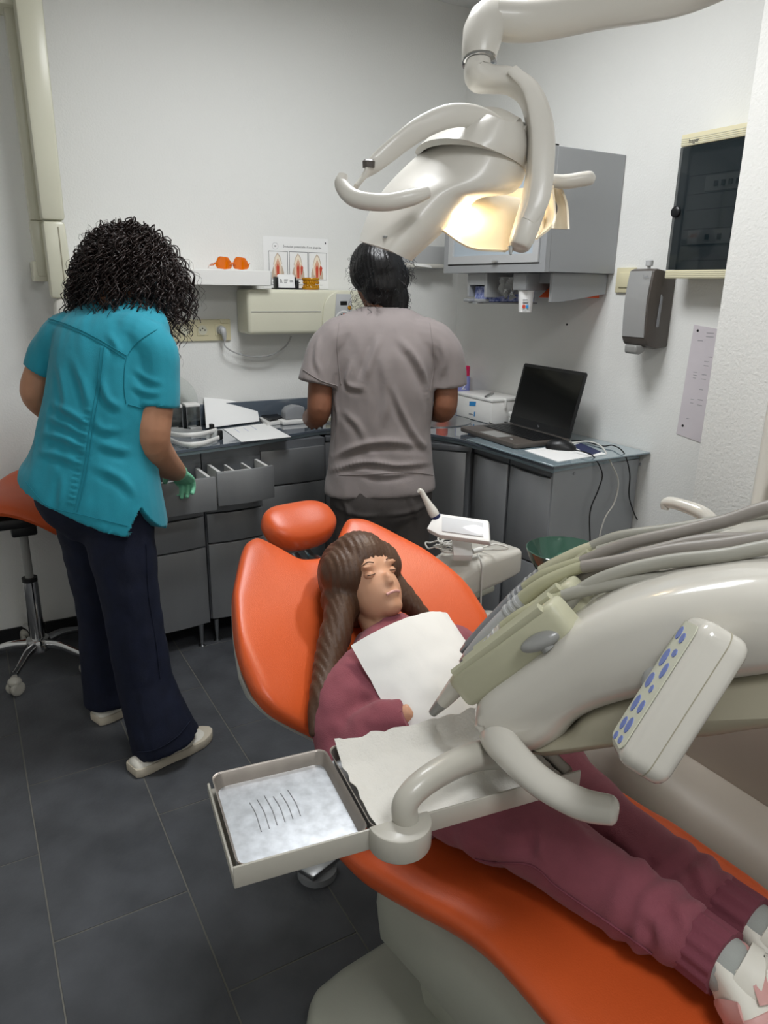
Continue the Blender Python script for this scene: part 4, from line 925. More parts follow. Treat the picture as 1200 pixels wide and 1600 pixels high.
# headrest
hc = at(466, 822, Y=1.60); hN = (BN * .8 + CZ * .35 - CA * .1).normalized(); hT = hN.cross(CW).normalized() * -1; hW = hT.cross(hN).normalized()
if hT.dot(CA) < 0: hT = -hT
rg = []
for i in range(25):
    t = -1 + 2 * i / 24; e_ = math.sqrt(max(0, 1 - abs(t) ** 4)); r = []
    for k in range(24):
        an = 2 * math.pi * k / 24; co, si = math.cos(an), math.sin(an)
        r.append(hc + CW * (.1 * t) + hT * (.066 * (e_ * .55 + .45) * (1 - .12 * t * t) * math.copysign(abs(co) ** .7, co) * (e_ * .7 + .3)) + hN * ((.036 * e_ + .004) * math.copysign(abs(si) ** .75, si) + .012 * t * t))
    rg.append(r)
b = new(); loft(b, rg); b = subdiv(b, 1); put('headrest', b, 'orange', dc)
b = new(); box(b, (-.05, -.045, -.05), (.05, .045, -.036), .006, mtx=Matrix(((CW.x, hT.x, hN.x, hc.x), (CW.y, hT.y, hN.y, hc.y), (CW.z, hT.z, hN.z, hc.z), (0, 0, 0, 1)))); put('headrest_plate', b, 'greyplastic', dc)
for s_ in (-1, 1):
    b = new(); tube(b, [tuple(hc - hN * .045 + CW * (.018 * s_)), tuple(hc - hN * .05 - hT * .06 + CW * (.018 * s_)), tuple(bkp(.66, .018 * s_, -.03)), tuple(bkp(.55, .018 * s_, -.06))], .009, 10, ratio=.6); put('headrest_bar', b, 'steel', dc)
# seat shell, link arm and floor base
rg = []
for i in range(21):
    s_ = .24 - .68 * i / 20; zt = ip(s_, SEAT_TOP) - .07; u = i / 20
    hw = .205 * min(1, .5 + 4 * u) * (1 if u < .8 else 1 - (u - .8)); zb = .21 + .1 * max(0, u - .55) / .45 + (.05 if u < .03 else 0); mid, hh = (zt + zb) / 2, (zt - zb) / 2
    r = []
    for k in range(24):
        an = 2 * math.pi * k / 24; co, si = math.cos(an), math.sin(an)
        r.append(chp(s_, hw * math.copysign(abs(co) ** .5, co) * (1 if si > 0 else 1 - .18 * abs(si) ** 2), mid + hh * math.copysign(abs(si) ** .55, si)))
    rg.append(r)
b = new(); loft(b, rg); put('seat_shell', b, 'chairgrey', dc)
b = new(); tube(b, [tuple(chp(.1, 0, .09)), tuple(chp(0, 0, .15)), tuple(chp(-.2, 0, .2)), tuple(chp(-.4, 0, .26))], [.12, .13, .13, .1], 18, ratio=.6, up=tuple(CW), p=3.2); put('lift_arm', b, 'chairgrey', dc)
base_poly = [(.27, -.2), (.27, .2), (.22, .26), (-.5, .24), (-.72, .2), (-.78, .1), (-.78, -.1), (-.72, -.2), (-.5, -.25), (.2, -.33), (.26, -.28)]
b = new(); prism(b, [(p[1], p[0]) for p in base_poly], (chp(.0, 0, .0008), CW, CA, CZ), .085, .03, 4); put('floor_base', b, 'chairgrey', dc)
b = new(); prism(b, [(-.1, -.6), (.1, -.6), (.11, .1), (.05, .17), (-.05, .17), (-.11, .1)], (chp(0, 0, .0805), CW, CA, CZ), .05, .03, 3); put('base_ridge', b, 'chairgrey', dc)
# foot control behind the base
fp_ = at(485, 1358, Z=.05)
fc = thing('foot_control', 'flat steel foot control on the dark floor beside the chair', 'foot control', (fp_.x, fp_.y, 0))
q = [at(455, 1349, Z=.045), at(490, 1371, Z=.045), at(535, 1335, Z=.045), at(500, 1300, Z=.045)]
b = new(); prism(b, [(v.x, v.y) for v in q], ((0, 0, .03), (1, 0, 0), (0, 1, 0), (0, 0, 1)), .015, .004, 2); put('pedal_plate', b, 'steel', fc)
cc = (q[0] + q[2]) / 2; b = new(); lathe(b, [(.05, .0008), (.05, .02), (.03, .0295), (.001, .0295)], (cc.x, cc.y, 0), n=24); put('pedal_base', b, 'greyplastic', fc)

# ================================================================== delivery unit over the patient
UA = math.radians(31); UB = Vector((math.cos(UA), math.sin(UA), 0)); UE = Vector((UB.y, -UB.x, 0)); UN = Vector((.55, .67, 0))
def up_(t, u, z): return UN + UE * t + UB * u + CZ * z
def ufl(px, py, u):
    d = RX * (px - 600) + UY * (800 - py) + FW * FPX
    k = (UN.dot(UB) + u) / d.dot(UB); return CAM + d * k
du = thing('delivery_unit', 'white instrument delivery unit with grey hoses above the patient', 'delivery unit', tuple(up_(.2, .18, .8)))
top = [(-.028, .838), (-.02, .885), (.033, .947), (.11, 1.03), (.18, 1.077), (.245, 1.108), (.31, 1.128), (.45, 1.15), (.62, 1.15)]
bot = [(.62, 1.075), (.45, 1.06), (.32, 1.013), (.194, .946), (.125, .897), (.095, .85), (.06, .818), (.0, .806)]
prof = [p[:2] for p in spl(top, 4)] + [p[:2] for p in spl(bot, 4)]
cx_, cz_ = sum(p[0] for p in prof) / len(prof), sum(p[1] for p in prof) / len(prof)
UWID = .36
def uring(u, k, pr=prof):
    out = []; n = len(pr)
    for i, (t, z) in enumerate(pr):
        a, c = pr[i - 1], pr[(i + 1) % n]; dx, dz = c[0] - a[0], c[1] - a[1]; L = math.hypot(dx, dz) or 1
        out.append(up_(t + k * dz / L, u, z - k * dx / L))
    return out
rg = [uring(u, k) for u, k in ((0, .03), (.004, .02), (.012, .01), (.025, .003), (.04, 0), (.12, 0), (.2, 0), (.28, 0), (UWID - .04, 0), (UWID - .02, .005), (UWID - .006, .016), (UWID, .028))]
b = new(); loft(b, rg); put('body_shell', b, 'unit', du, angle=60)
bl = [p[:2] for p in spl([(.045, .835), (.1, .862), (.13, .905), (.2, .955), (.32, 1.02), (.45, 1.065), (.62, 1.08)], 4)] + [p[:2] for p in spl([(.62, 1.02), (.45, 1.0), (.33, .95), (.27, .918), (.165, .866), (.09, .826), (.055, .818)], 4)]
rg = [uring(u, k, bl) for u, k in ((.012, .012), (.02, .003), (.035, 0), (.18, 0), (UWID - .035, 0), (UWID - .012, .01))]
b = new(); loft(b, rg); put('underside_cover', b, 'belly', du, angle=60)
b = new(); tube(b, [tuple(up_(.58, .2, 1.08)), tuple(up_(.72, .26, 1.08)), tuple(up_(.8, .42, 1.06)), tuple((1.5, .6, 1.0)), tuple((1.62, .95, .98))], [.06, .06, .055, .05, .05], 18, ratio=.8, p=3, up=(0, 0, 1)); put('support_arm', b, 'unit', du)
# instrument holders along the front slope
SL = (Vector(up_(.11, 0, 1.03)) - Vector(up_(-.02, 0, .885))).normalized(); SLN = SL.cross(UB).normalized()
if SLN.z < 0: SLN = -SLN
HU = (.045, .125, .205, .285)
for k, u in enumerate(HU):
    o_ = up_(-.042, u, .892) - SLN * .03
    pr = [(-.03, 0), (-.024, .17), (-.02, .185), (.02, .185), (.026, .17), (.032, .0), (.02, -.022), (-.018, -.022)]
    b = new(); prism(b, pr, (o_, UB, SL, SLN), .05, .009, 3); hd = put('instrument_holder', b, 'holder', du)
    b = new(); tube(b, [tuple(o_ + SLN * .051 + SL * y + UB * x) for x, y in ((-.02, .17), (-.021, .08), (-.02, .0))], .006, 8, ratio=1.3); put('holder_rib', b, 'holder', hd)
    b = new(); tube(b, [tuple(o_ + SLN * .051 + SL * y + UB * x) for x, y in ((.022, .17), (.022, .08), (.02, .0))], .006, 8, ratio=1.3); put('holder_rib', b, 'holder', hd)
# grey lever knob
kc = ufl(846, 1001, .018); b = new(); ell(b, kc, (.029, .013, .011), Matrix.Rotation(math.atan2(UE.y, UE.x) + .5, 4, 'Z') @ Matrix.Rotation(-.5, 4, 'Y')); cyl(b, kc - SLN * .014, kc, .009); put('brake_knob', b, 'knob', du)
# handpieces, each with sleeve and hose
def P_(lst): return [tuple(ufl(px, py, u)) for px, py, u in lst]
HP = [
    dict(tip=[(676, 1114, .085), (692, 1097, .085)], body=[(692, 1097, .085), (722, 1062, .085), (760, 1020, .085), (788, 985, .088)], br=[.011, .0155, .0125, .0125], slv=[(790, 982, .088), (815, 962, .09), (850, 943, .095), (885, 930, .1)], hose=[(880, 932, .1), (930, 918, .105), (1000, 906, .11), (1080, 900, .11), (1180, 898, .1), (1260, 905, .1)], bm_='unit', tm='knob', sm='hosecap', hm='hose'),
    dict(tip=[(722, 1035, .14), (732, 1024, .14)], body=[(732, 1024, .14), (760, 993, .14), (795, 957, .142), (820, 934, .144)], br=[.009, .011, .011, .0115], slv=[(818, 936, .144), (850, 912, .146), (890, 893, .15), (915, 884, .15)], hose=[(910, 886, .15), (970, 876, .15), (1050, 860, .15), (1130, 851, .15), (1260, 835, .15)], bm_='lightgrey', tm='steel', sm='hosecap', hm='hoseb'),
    dict(tip=[(722, 1018, .2), (732, 1008, .2)], body=[(732, 1008, .2), (770, 968, .2), (800, 940, .2), (825, 918, .2)], br=[.008, .0095, .0105, .0105], slv=[(823, 920, .2), (850, 900, .2), (890, 884, .2), (915, 876, .2)], hose=[(910, 878, .2), (980, 850, .2), (1060, 832, .2), (1130, 815, .2), (1260, 785, .2)], bm_='greyplastic', tm='steel', sm='hosecap', hm='hoseb'),
    dict(tip=[(770, 965, .27), (778, 957, .27)], body=[(778, 957, .27), (800, 935, .27), (830, 908, .27), (850, 893, .27)], br=[.008, .0095, .0095, .0095], slv=[(848, 894, .27), (870, 880, .27), (905, 862, .275), (930, 852, .28)], hose=[(925, 854, .28), (970, 838, .28), (1050, 827, .28), (1130, 814, .28), (1260, 795, .28)], bm_='greyplastic', tm='steel', sm='holder', hm='hose'),
]
for h in HP:
    b = new(); tube(b, P_(h['body']), h['br'], 16); hb = put('handpiece', b, h['bm_'], du)
    b = new(); tube(b, P_(h['tip']), [h['br'][0] * .62, h['br'][0] * .98], 14); put('handpiece_tip', b, h['tm'], hb)
    pts = P_(h['body']); d_ = (Vector(pts[-1]) - Vector(pts[-2])).normalized()
    for k in range(3):
        b = new(); c_ = Vector(pts[-1]) - d_ * (.012 + .011 * k); cyl(b, c_ - d_ * .002, c_ + d_ * .002, h['br'][-1] * 1.12, n=16); put('grip_ring', b, 'lightgrey', hb)
    b = new(); tube(b, P_(h['slv']), [.012, .0105, .009, .008], 14); put('hose_sleeve', b, h['sm'], hb)
    hu_ = h['hose'][-1][2]; b = new(); tube(b, P_(h['hose']) + [tuple(up_(.5, hu_, 1.172)), tuple(up_(.6, hu_ * .6 + .07, 1.162)), tuple(up_(.655, hu_ * .5 + .09, 1.12)), tuple(up_(.64, hu_ * .5 + .09, 1.09))], .0092, 14, 8); put('hose', b, h['hm'], hb)
# extra hoses running back over the body
for lst, m_ in (([(870, 970, .1), (905, 925, .105), (960, 897, .11), (1040, 878, .11), (1130, 868, .1), (1260, 850, .1)], 'hose'), ([(905, 905, .16), (960, 880, .165), (1040, 857, .17), (1120, 843, .17), (1260, 845, .17)], 'hoseb'), ([(935, 862, .25), (1000, 845, .25), (1090, 836, .25), (1260, 832, .25)], 'hose')):
    hu_ = lst[-1][2]; b = new(); tube(b, P_(lst) + [tuple(up_(.5, hu_, 1.17)), tuple(up_(.6, hu_ * .6 + .07, 1.16)), tuple(up_(.655, hu_ * .5 + .09, 1.12)), tuple(up_(.64, hu_ * .5 + .09, 1.09))], .0092, 14, 8); put('hose', b, m_, du)
# handle
b = new(); tube(b, [tuple(ufl(772, 1138, .045)), tuple(ufl(778, 1152, .008)), tuple(ufl(800, 1180, -.018)), tuple(ufl(845, 1222, -.035)), tuple(ufl(905, 1255, -.04)), tuple(ufl(950, 1265, -.04)), tuple(ufl(960, 1267, -.04)), tuple(ufl(965, 1268, -.04)), tuple(ufl(967, 1268.5, -.04))], [.022, .025, .022, .02, .0195, .018, .016, .011, .003], 18, 8, ratio=.85); put('handle', b, 'unit', du)
# keypad
RH = Vector((.868, -.497, 0)); VH = Vector((.497, .868, 0))
kl = (RH * .50 + CZ * .84 + VH * .2).normalized(); kn = (-RH * .84 + CZ * .40 + VH * .3); kn = (kn - kl * kn.dot(kl)).normalized(); kw = kl.cross(kn).normalized()
kc = ufl(1022, 1068, -.055)
kf = (kc, kw, kl, kn)
def pad_poly(w, l, r=.018, n=5):
    out = []
    for cx, cy, a0 in ((w - r, l - r, 0), (-w + r, l - r, 90), (-w + r, -l + r, 180), (w - r, -l + r, 270)):
        for k in range(n + 1):
            a = math.radians(a0 + 90 * k / n); out.append((cx + r * math.cos(a), cy + r * math.sin(a)))
    return out
b = new(); prism(b, pad_poly(.045, .089, .02), (kc - kn * .054, kw, kl, kn), .054, .013, 4); kb2 = put('keypad_housing', b, 'unit', du)
b = new(); prism(b, pad_poly(.0454, .0894, .02), (kc - kn * .031, kw, kl, kn), .0012); put('housing_seam', b, 'belly', kb2, smooth=False)
b = new(); prism(b, pad_poly(.034, .077, .01), (kc + kn * .0002, kw, kl, kn), .001); put('keypad_face', b, 'padface', kb2, smooth=False)
for x, y, w_, l_ in ((-.018, .062, .008, .01), (.004, .058, .008, .008), (.01, .04, .008, .006), (-.016, .03, .01, .014), (.012, .018, .008, .012), (-.018, .0, .01, .012), (.008, -.006, .006, .006), (-.016, -.03, .009, .013), (.012, -.028, .008, .01), (-.014, -.056, .008, .01), (.01, -.052, .009, .012), (.012, -.07, .007, .006), (-.014, -.072, .007, .006)):
    b = new(); prism(b, [(x + w_ * math.cos(t * .5236), y + l_ * .8 * math.sin(t * .5236)) for t in range(12)], (kc + kn * .0012, kw, kl, kn), .0008); ky = put('key', b, 'padkey', kb2, smooth=False)
b = new(); cyl(b, kc - kn * .03 + kl * -.02, kc + UB * .11 - kl * .03, .022); put('keypad_stem', b, 'lightgrey', du)
# tray arm and tray holder
ZTR = .75
tj = at(630, 1330, Z=ZTR - .01)
tS, tE = tj + Vector((.012, .014, .062)), ufl(792, 1176, .06)
b = new(); tube(b, [tuple(tj + Vector((.01, .012, .03))), tuple(tS), tuple(tS.lerp(tE, .22) + CZ * .018), tuple(tS.lerp(tE, .6) + CZ * .02), tuple(tE)], [.0175, .0168, .018, .0195, .022], 18, 8); put('tray_arm', b, 'trayholder', du)
# ------------------------------------------------------------------ tray holder (part of unit) and trays
tA, tB, tC = at(325, 1237, Z=ZTR), at(366, 1383, Z=ZTR), at(850, 1243, Z=ZTR)
tex = (tC - tB).normalized(); tex.z = 0; tex.normalize(); tey = Vector((-tex.y, tex.x, 0)); TL = (tC - tB).length + .06; TD = .185
def tp(x, y, z): return tB + tex * x + tey * y + CZ * z
trf = lambda x, y, z: (tp(x, y, z), tex, tey, CZ)
b = new(); prism(b, [(0, 0), (TL, 0), (TL, .0035), (0, .0035)], trf(0, 0, -.006), .03, .001); prism(b, [(0, .0035), (.0035, .0035), (.0035, TD), (0, TD)], trf(0, 0, -.006), .014, .001)
prism(b, [(0, .0035), (TL, .0035), (TL, .03), (0, .03)], trf(0, 0, -.006), .003); prism(b, [(.0035, .03), (.03, .03), (.03, TD), (.0035, TD)], trf(0, 0, -.006), .003); prism(b, [(TL - .03, .03), (TL, .03), (TL, TD), (TL - .03, TD)], trf(0, 0, -.006), .003)
put('tray_frame', b, 'trayholder', du)
jp = [(.036 * math.cos(a * math.pi / 12), -.036 * math.sin(a * math.pi / 12)) for a in range(13)]
jx_ = (tj - tB).dot(tex)
b = new(); prism(b, [(jx_ + .041 * math.cos(a), .0 + .041 * math.sin(a)) for a in [math.pi + math.pi * k / 14 for k in range(15)]] + [(jx_ + .041, .003), (jx_ - .041, .003)], trf(0, -.0005, -.006), .034, .003, 2); put('pivot_block', b, 'trayholder', du)
def tray(x0, x1, name, label):
    t = thing(name, label, 'tray', tuple(tp((x0 + x1) / 2, TD / 2, -.002)))
    b = new(); prism(b, pad_poly((x1 - x0) / 2 - .003, TD / 2 - .004, .012), trf((x0 + x1) / 2, TD / 2 + .004, -.0025), .0015); put('tray_floor', b, 'traymetal', t, smooth=False)
    rims = []
    for k, (w_, z_) in enumerate((((x1 - x0) / 2 - .0055, -.001), ((x1 - x0) / 2 - .001, .019), ((x1 - x0) / 2 + .0, .0195), ((x1 - x0) / 2 - .002, .018), ((x1 - x0) / 2 - .0065, -.001))):
        d_ = TD / 2 - .0065 + (w_ - ((x1 - x0) / 2 - .0055)); rims.append([tp((x0 + x1) / 2 + a, TD / 2 + .004 + c, z_) for a, c in pad_poly(w_, d_, .014)])
    b = new(); V = [[b.verts.new(p) for p in r] for r in rims]; n = len(V[0])
    for i in range(len(V)):
        A, B = V[i], V[(i + 1) % len(V)]
        for j in range(n): b.faces.new((A[j], A[(j + 1) % n], B[(j + 1) % n], B[j]))
    put('tray_rim', b, 'trayside', t); return t
T1 = tray(.006, .172, 'instrument_tray', 'small bare metal instrument tray with scratch marks')
for k in range(6):
    x = .05 + .011 * k; b = new(); tube(b, [tuple(tp(x, .075 + .002 * k, -.0006)), tuple(tp(x + .001, .11, -.0006)), tuple(tp(x - .002, .135 + .003 * (k % 3), -.0006))], .0007, 5, 3); put('stain', b, 'greyplastic', T1)
T2 = tray(.176, TL - .004, 'instrument_tray', 'long metal tray lined with white tissue')
random.seed(3); rows = []
for i in range(26):
    v = i / 25; r = []
    for j in range(40):
        u = j / 39; x = .186 + u * (TL - .2); y = .012 + v * (TD - .012)
        z = .0015 + .008 * abs(noise.noise(Vector((u * 7, v * 5, 1)))) + .004 * abs(noise.noise(Vector((u * 22, v * 14, 5))))
        if v > .8: z += (v - .8) * .12; 
        if u < .08: z += (.08 - u) * .1
        z += .006 * math.exp(-((v - .45 - .08 * u) / .03) ** 2) * (.5 + .5 * noise.noise(Vector((u * 4, 2, 0))))
        r.append(tuple(tp(x + .004 * noise.noise(Vector((v * 8, u * 5, 3))), y + .006 * noise.noise(Vector((u * 12, 0, 7))) * (v > .75), z)))
    rows.append(r)
b = new(); sheet(b, [r[::-1] for r in rows], .0008); o = put('tissue_liner', b, 'tissue', loc=tuple(tp(.3, .1, .002)), angle=80); tag(o, 'crumpled white tissue sheet spread over the long tray', 'tissue')

# ================================================================== cuspidor and water unit
cs = thing('cuspidor_unit', 'white rounded water unit with green glass bowl beside the chair', 'cuspidor', (1.45, 1.0, 0))
def rbox(lo, hi, bev, m, nm, seg=4):
    q = new(); box(q, lo, hi, bev, seg); return put(nm, q, m, cs)
rbox((1.12, .42, .002), (1.75, 1.3, .44), .1, 'unitmatte', 'lower_body', 6)
rbox((1.28, .55, .36), (1.78, 1.28, .74), .09, 'unitmatte', 'upper_body', 6)
gbc = at(884, 858, Z=.88)
b = new(); lathe(b, [(.03, -.075), (.055, -.06), (.078, -.02), (.085, .0), (.083, .001), (.076, -.02), (.053, -.057), (.001, -.07)], gbc, n=40); put('glass_bowl', b, 'greenglass', cs)
b = new(); tube(b, [tuple(gbc + Vector((0, 0, -.075))), tuple(gbc + Vector((.02, -.03, -.15))), (1.36, 1.02, .69)], [.03, .04, .05], 16); put('bowl_pedestal', b, 'unit', cs)
sp0 = at(1042, 786, Z=.95); sp1 = at(1120, 808, Z=.95)
b = new(); tube(b, [tuple(sp0 + Vector((-.004, 0, -.016))), tuple(sp0), tuple(sp0.lerp(sp1, .25) + CZ * .005), tuple(sp0.lerp(sp1, .75) + CZ * -.002), tuple(sp1 + CZ * -.03), tuple(sp1 + Vector((.008, -.008, -.1))), tuple(sp1 + Vector((.01, -.01, -.28)))], [.008, .0135, .014, .0165, .018, .018, .018], 16, 8); put('water_spout', b, 'unit', cs)
# assistant console
az = .70
ac = thing('assistant_console', 'white assistant console with button pad on a curved arm', 'console', tuple(at(755, 900, Z=az)))
aL, aR = at(668, 925, Z=az), at(815, 868, Z=az); ax_ = (aR - aL); ax_.z = 0; AL = ax_.length; ax_.normalize(); ay_ = Vector((-ax_.y, ax_.x, 0))
def app(x, y, z): return aL + ax_ * x + ay_ * y + CZ * z
rg = []
for i in range(17):
    u = i / 16; x = AL * u; zt = -.05 + .085 * math.sin(min(1, u * 1.6) * math.pi / 2) - .02 * max(0, u - .6) / .4; zb = -.075 + .02 * u; hw = .07 - .01 * abs(2 * u - 1) ** 4; mid, hh = (zt + zb) / 2, (zt - zb) / 2 + .004
    rg.append([app(x, .06 + hw * math.copysign(abs(math.cos(a)) ** (.5 - .2 * u), math.cos(a)), mid + hh * math.copysign(abs(math.sin(a)) ** (.6 - .28 * u), math.sin(a))) for a in [2 * math.pi * k / 24 for k in range(24)]])
b = new(); loft(b, rg); put('console_body', b, 'unit', ac)
bf = app(.075, -.0095, -.02); 
b = new(); box(b, app(.09, 0, 0) * 0 + Vector((-.08, -.005, -.026)), Vector((.1, .13, -.002)), .008, 3, mtx=Matrix(((ax_.x, ay_.x, 0, app(.17, 0, -.052).x), (ax_.y, ay_.y, 0, app(.17, 0, -.052).y), (0, 0, 1, az - .05), (0, 0, 0, 1)))); put('console_tray', b, 'chairgrey', ac)
kpn = (-ay_ * .75 - ax_ * .35 + CZ * .55).normalized(); kpx = (ax_ * .8 + CZ * .55 ); kpx = (kpx - kpn * kpx.dot(kpn)).normalized(); kpy = kpn.cross(kpx)
kpc = app(.055, -.004, .008)
b = new(); prism(b, pad_poly(.03, .016, .004), (kpc, kpx, kpy, kpn), .003, .0006); kpp = put('button_pad', b, 'lightgrey', ac)
for x in (-.014, .012):
    b = new(); prism(b, [(x + .009 * math.cos(t * .5236), .009 * math.sin(t * .5236)) for t in range(12)], (kpc + kpn * .0032, kpx, kpy, kpn), .0008); put('round_button', b, 'offwhite', kpp)
b = new(); tube(b, [tuple(app(.13, .05, -.07)), tuple(app(.135, .05, -.13)), tuple(at(770, 968, Z=.57)), tuple(at(800, 985, Z=.55)), (1.26, 1.13, .54)], [.03, .026, .024, .024, .026], 16, 8); put('console_arm', b, 'unit', ac)
# scanner resting on the console
zc = az + .047
sn_ = thing('intraoral_scanner', 'white intraoral camera set with coiled cables on the console', 'scanner', tuple(app(.15, .07, .04)))
s0, s1, s2, s3 = at(674, 842, Z=zc + .05), at(683, 808, Z=zc + .09), at(756, 822, Z=zc + .09), at(768, 848, Z=zc + .045)
wd = (s2 - s1).normalized(); hd_ = (s0 - s1).normalized(); nn = wd.cross(hd_).normalized(); 
if nn.dot(CAM - s1) < 0: nn = -nn
b = new(); prism(b, [(0, 0), (.15, -.008), (.165, .06), (.026, .07), (-.014, .058)], (s1, wd, hd_, nn), .018, .004, 2); sb_ = put('holder_shell', b, 'white', sn_)
b = new(); prism(b, [(.022, .011), (.137, .006), (.146, .05), (.032, .058)], (s1 + nn * .0185, wd, hd_, nn), .002, .0005); put('clear_window', b, 'windowplastic', sb_)
w0, w1 = at(681, 808, Z=zc + .095), at(657, 766, Z=zc + .165)
b = new(); dw = (w1 - w0); tube(b, [tuple(w0 + dw * t) for t in (0, .2, .45, .75, .95)] + [tuple(w1 + Vector((-.006, 0, .0)))], [.0125, .0135, .0105, .0075, .007, .006], 14); wn = put('camera_wand', b, 'offwhite', sn_)
b = new(); cyl(b, w0 - dw * .06, w0 + dw * .05, .0145, n=16); put('navy_ring', b, 'navypaper', wn)
a0 = at(722, 852, Z=zc + .03); b = new(); box(b, (-.025, -.045, -.012), (.025, .045, .012), .003, mtx=Matrix.Translation(a0) @ Matrix.Rotation(-.55, 4, 'Z') @ Matrix.Rotation(.5, 4, 'X')); put('power_brick', b, 'white', sn_)
b = new(); cyl(b, at(738, 862, Z=zc + .008), at(752, 858, Z=zc + .008), .007); put('cable_connector', b, 'white', sn_)
random.seed(11)
for k in range(7):
    c0 = at(690 + random.uniform(-14, 22), 858 + random.uniform(-8, 10), Z=zc + .006); pts = []
    for j in range(9):
        a = j * .9 + k; pts.append(tuple(c0 + Vector((.03 * math.cos(a) * random.uniform(.7, 1.2), .028 * math.sin(a) * random.uniform(.7, 1.2), .004 + .012 * random.random()))))
    b = new(); tube(b, pts, .0022, 6, 5); put('cable_loop', b, 'cablew', sn_)
b = new(); tube(b, [tuple(at(752, 856, Z=zc + .01)), tuple(at(775, 850, Z=zc + .02)), tuple(at(790, 858, Z=zc + .01)), tuple(app(.2, .12, .03))], .0025, 6); put('cable_loop', b, 'cablew', sn_)
b = new(); tube(b, [tuple(at(746, 866, Z=zc + .006)), tuple(at(752, 880, Z=zc - .01)), tuple(at(752, 905, Z=zc - .06)), tuple(at(751, 950, Z=zc - .15)), tuple(at(751, 975, Z=zc - .2))], .0026, 6); put('hanging_cable', b, 'cablew', sn_)

# ================================================================== examination lamp
LD = 1.40
def lp_(px, py, d=0.0):
    return CAM + (RX * (px - 600) + UY * (800 - py) + FW * FPX) * ((LD + d) / FPX)
def L_(lst): return [tuple(lp_(*p)) for p in lst]
ol = thing('exam_lamp', 'white dental examination lamp, lit, on a curved arm', 'lamp', tuple(lp_(745, 110)))
b = new(); tube(b, L_([(772, 30, .0), (830, 32, .01), (930, 15, .05), (1080, -12, .12)]) + [(1.5, 1.02, 2.06), (1.63, 1.0, 2.08)], [.036, .037, .037, .037, .036, .036], 20, 8); put('boom_arm', b, 'lampwhite', ol)
b = new(); lathe(b, [(.05, .742), (.045, .76), (.028, .8), (.027, 2.1)], (1.63, 1.0, 0), n=24); put('lamp_post', b, 'unit', ol)
rg = []
for py, x0, x1, dd in ((14, 745, 782, .03), (22, 735, 790, .035), (45, 724, 790, .04), (70, 722, 782, .04), (88, 722, 776, .036), (95, 724, 774, .034)):
    c_ = lp_((x0 + x1) / 2, py); hw = (lp_(x1, py) - lp_(x0, py)).length / 2; rg.append(ring(c_, RX, (FW - UY * 0).normalized(), hw, dd, 20, 2.6))
b = new(); loft(b, rg); put('elbow_housing', b, 'lampwhite', ol)
b = new(); rg = [ring(lp_(749, py), RX, FW, hw, hw, 24) for py, hw in ((95, .032), (96, .0335), (99, .0335), (100, .032))]; loft(b, rg); put('swivel_ring', b, 'chrome', ol)
b = new(); tube(b, L_([(746, 101, 0), (748, 118, 0), (768, 124, -.005), (800, 128, -.012), (828, 150, -.02), (843, 195, -.028), (845, 250, -.032), (836, 310, -.034), (822, 355, -.034), (813, 380, -.032), (810, 388, -.031), (809, 391, -.031)]), [.031, .032, .027, .026, .027, .030, .0315, .031, .030, .027, .02, .005], 22, 6, ratio=.8, up=tuple(FW), p=2.5); yk = put('yoke_arm', b, 'lampwhite', ol)
b = new(); tube(b, L_([(800, 108, -.04), (830, 140, -.05), (846, 195, -.058), (849, 250, -.062), (842, 310, -.062), (826, 345, -.06)]), [.012, .016, .02, .021, .02, .014], 16, 6, ratio=.35, up=tuple(RX)); put('yoke_cover', b, 'lampwhite', yk)
b = new(); tube(b, L_([(798, 385, -.03), (798, 398, -.03)]), [.006, .002], 8); put('yoke_pin', b, 'steel', yk)
# hood
def grid(lb, rb, dl, dmid, dr, nv=17, nu=6, arch=0):
    A = spl(lb, nu); B = spl(rb, nu); rows = []
    for i, (a, c) in enumerate(zip(A, B)):
        r = []
        for j in range(nv):
            v = j / (nv - 1); e = (1 - math.cos(math.pi * v)) / 2
            px, py = a[0] + (c[0] - a[0]) * e, a[1] + (c[1] - a[1]) * e
            bul = math.sin(math.pi * v); py -= arch * bul * i / (len(A) - 1); r.append(tuple(lp_(px, py, dl + (dr - dl) * v + dmid * bul)))
        rows.append(r)
    return rows
hl = [(705, 205), (672, 232), (632, 268), (600, 303), (578, 340), (565, 378)]
hr = [(815, 215), (818, 262), (800, 296), (742, 308), (692, 356), (640, 404)]
hrows = grid(hl, hr, .10, -.13, .03)
b = new(); sheet(b, hrows, -.006); hv = __import__('mathutils').bvhtree.BVHTree.FromBMesh(b); put('hood', b, 'lampwhite', ol, angle=70)
crow = grid([(735, 184), (700, 200), (672, 228), (655, 246)], [(812, 196), (820, 225), (820, 252), (814, 270)], .10, -.145, .03, arch=30)
b = new(); sheet(b, crow, -.012); put('hood_collar', b, 'lampwhite', ol, angle=70)
mh = hv.ray_cast(CAM, (lp_(602, 370) - CAM).normalized()); mk = mh[0] if mh[0] else lp_(602, 370, -.07); b = new(); box(b, (-.004, -.004, -.002), (.004, .004, .002), .001, mtx=Matrix.Translation(mk) @ (mh[1] if mh[0] else FW).to_track_quat('Z', 'Y').to_matrix().to_4x4()); put('hood_marker', b, 'lightgrey', ol)
b = new(); tube(b, L_([(735, 215, .05), (770, 208, .02), (808, 212, .0)]), [.05, .045, .03], 20, 6); cyl(b, lp_(800, 214, 0), lp_(825, 214, -.02), .02); put('pivot_hub', b, 'lampwhite', ol)
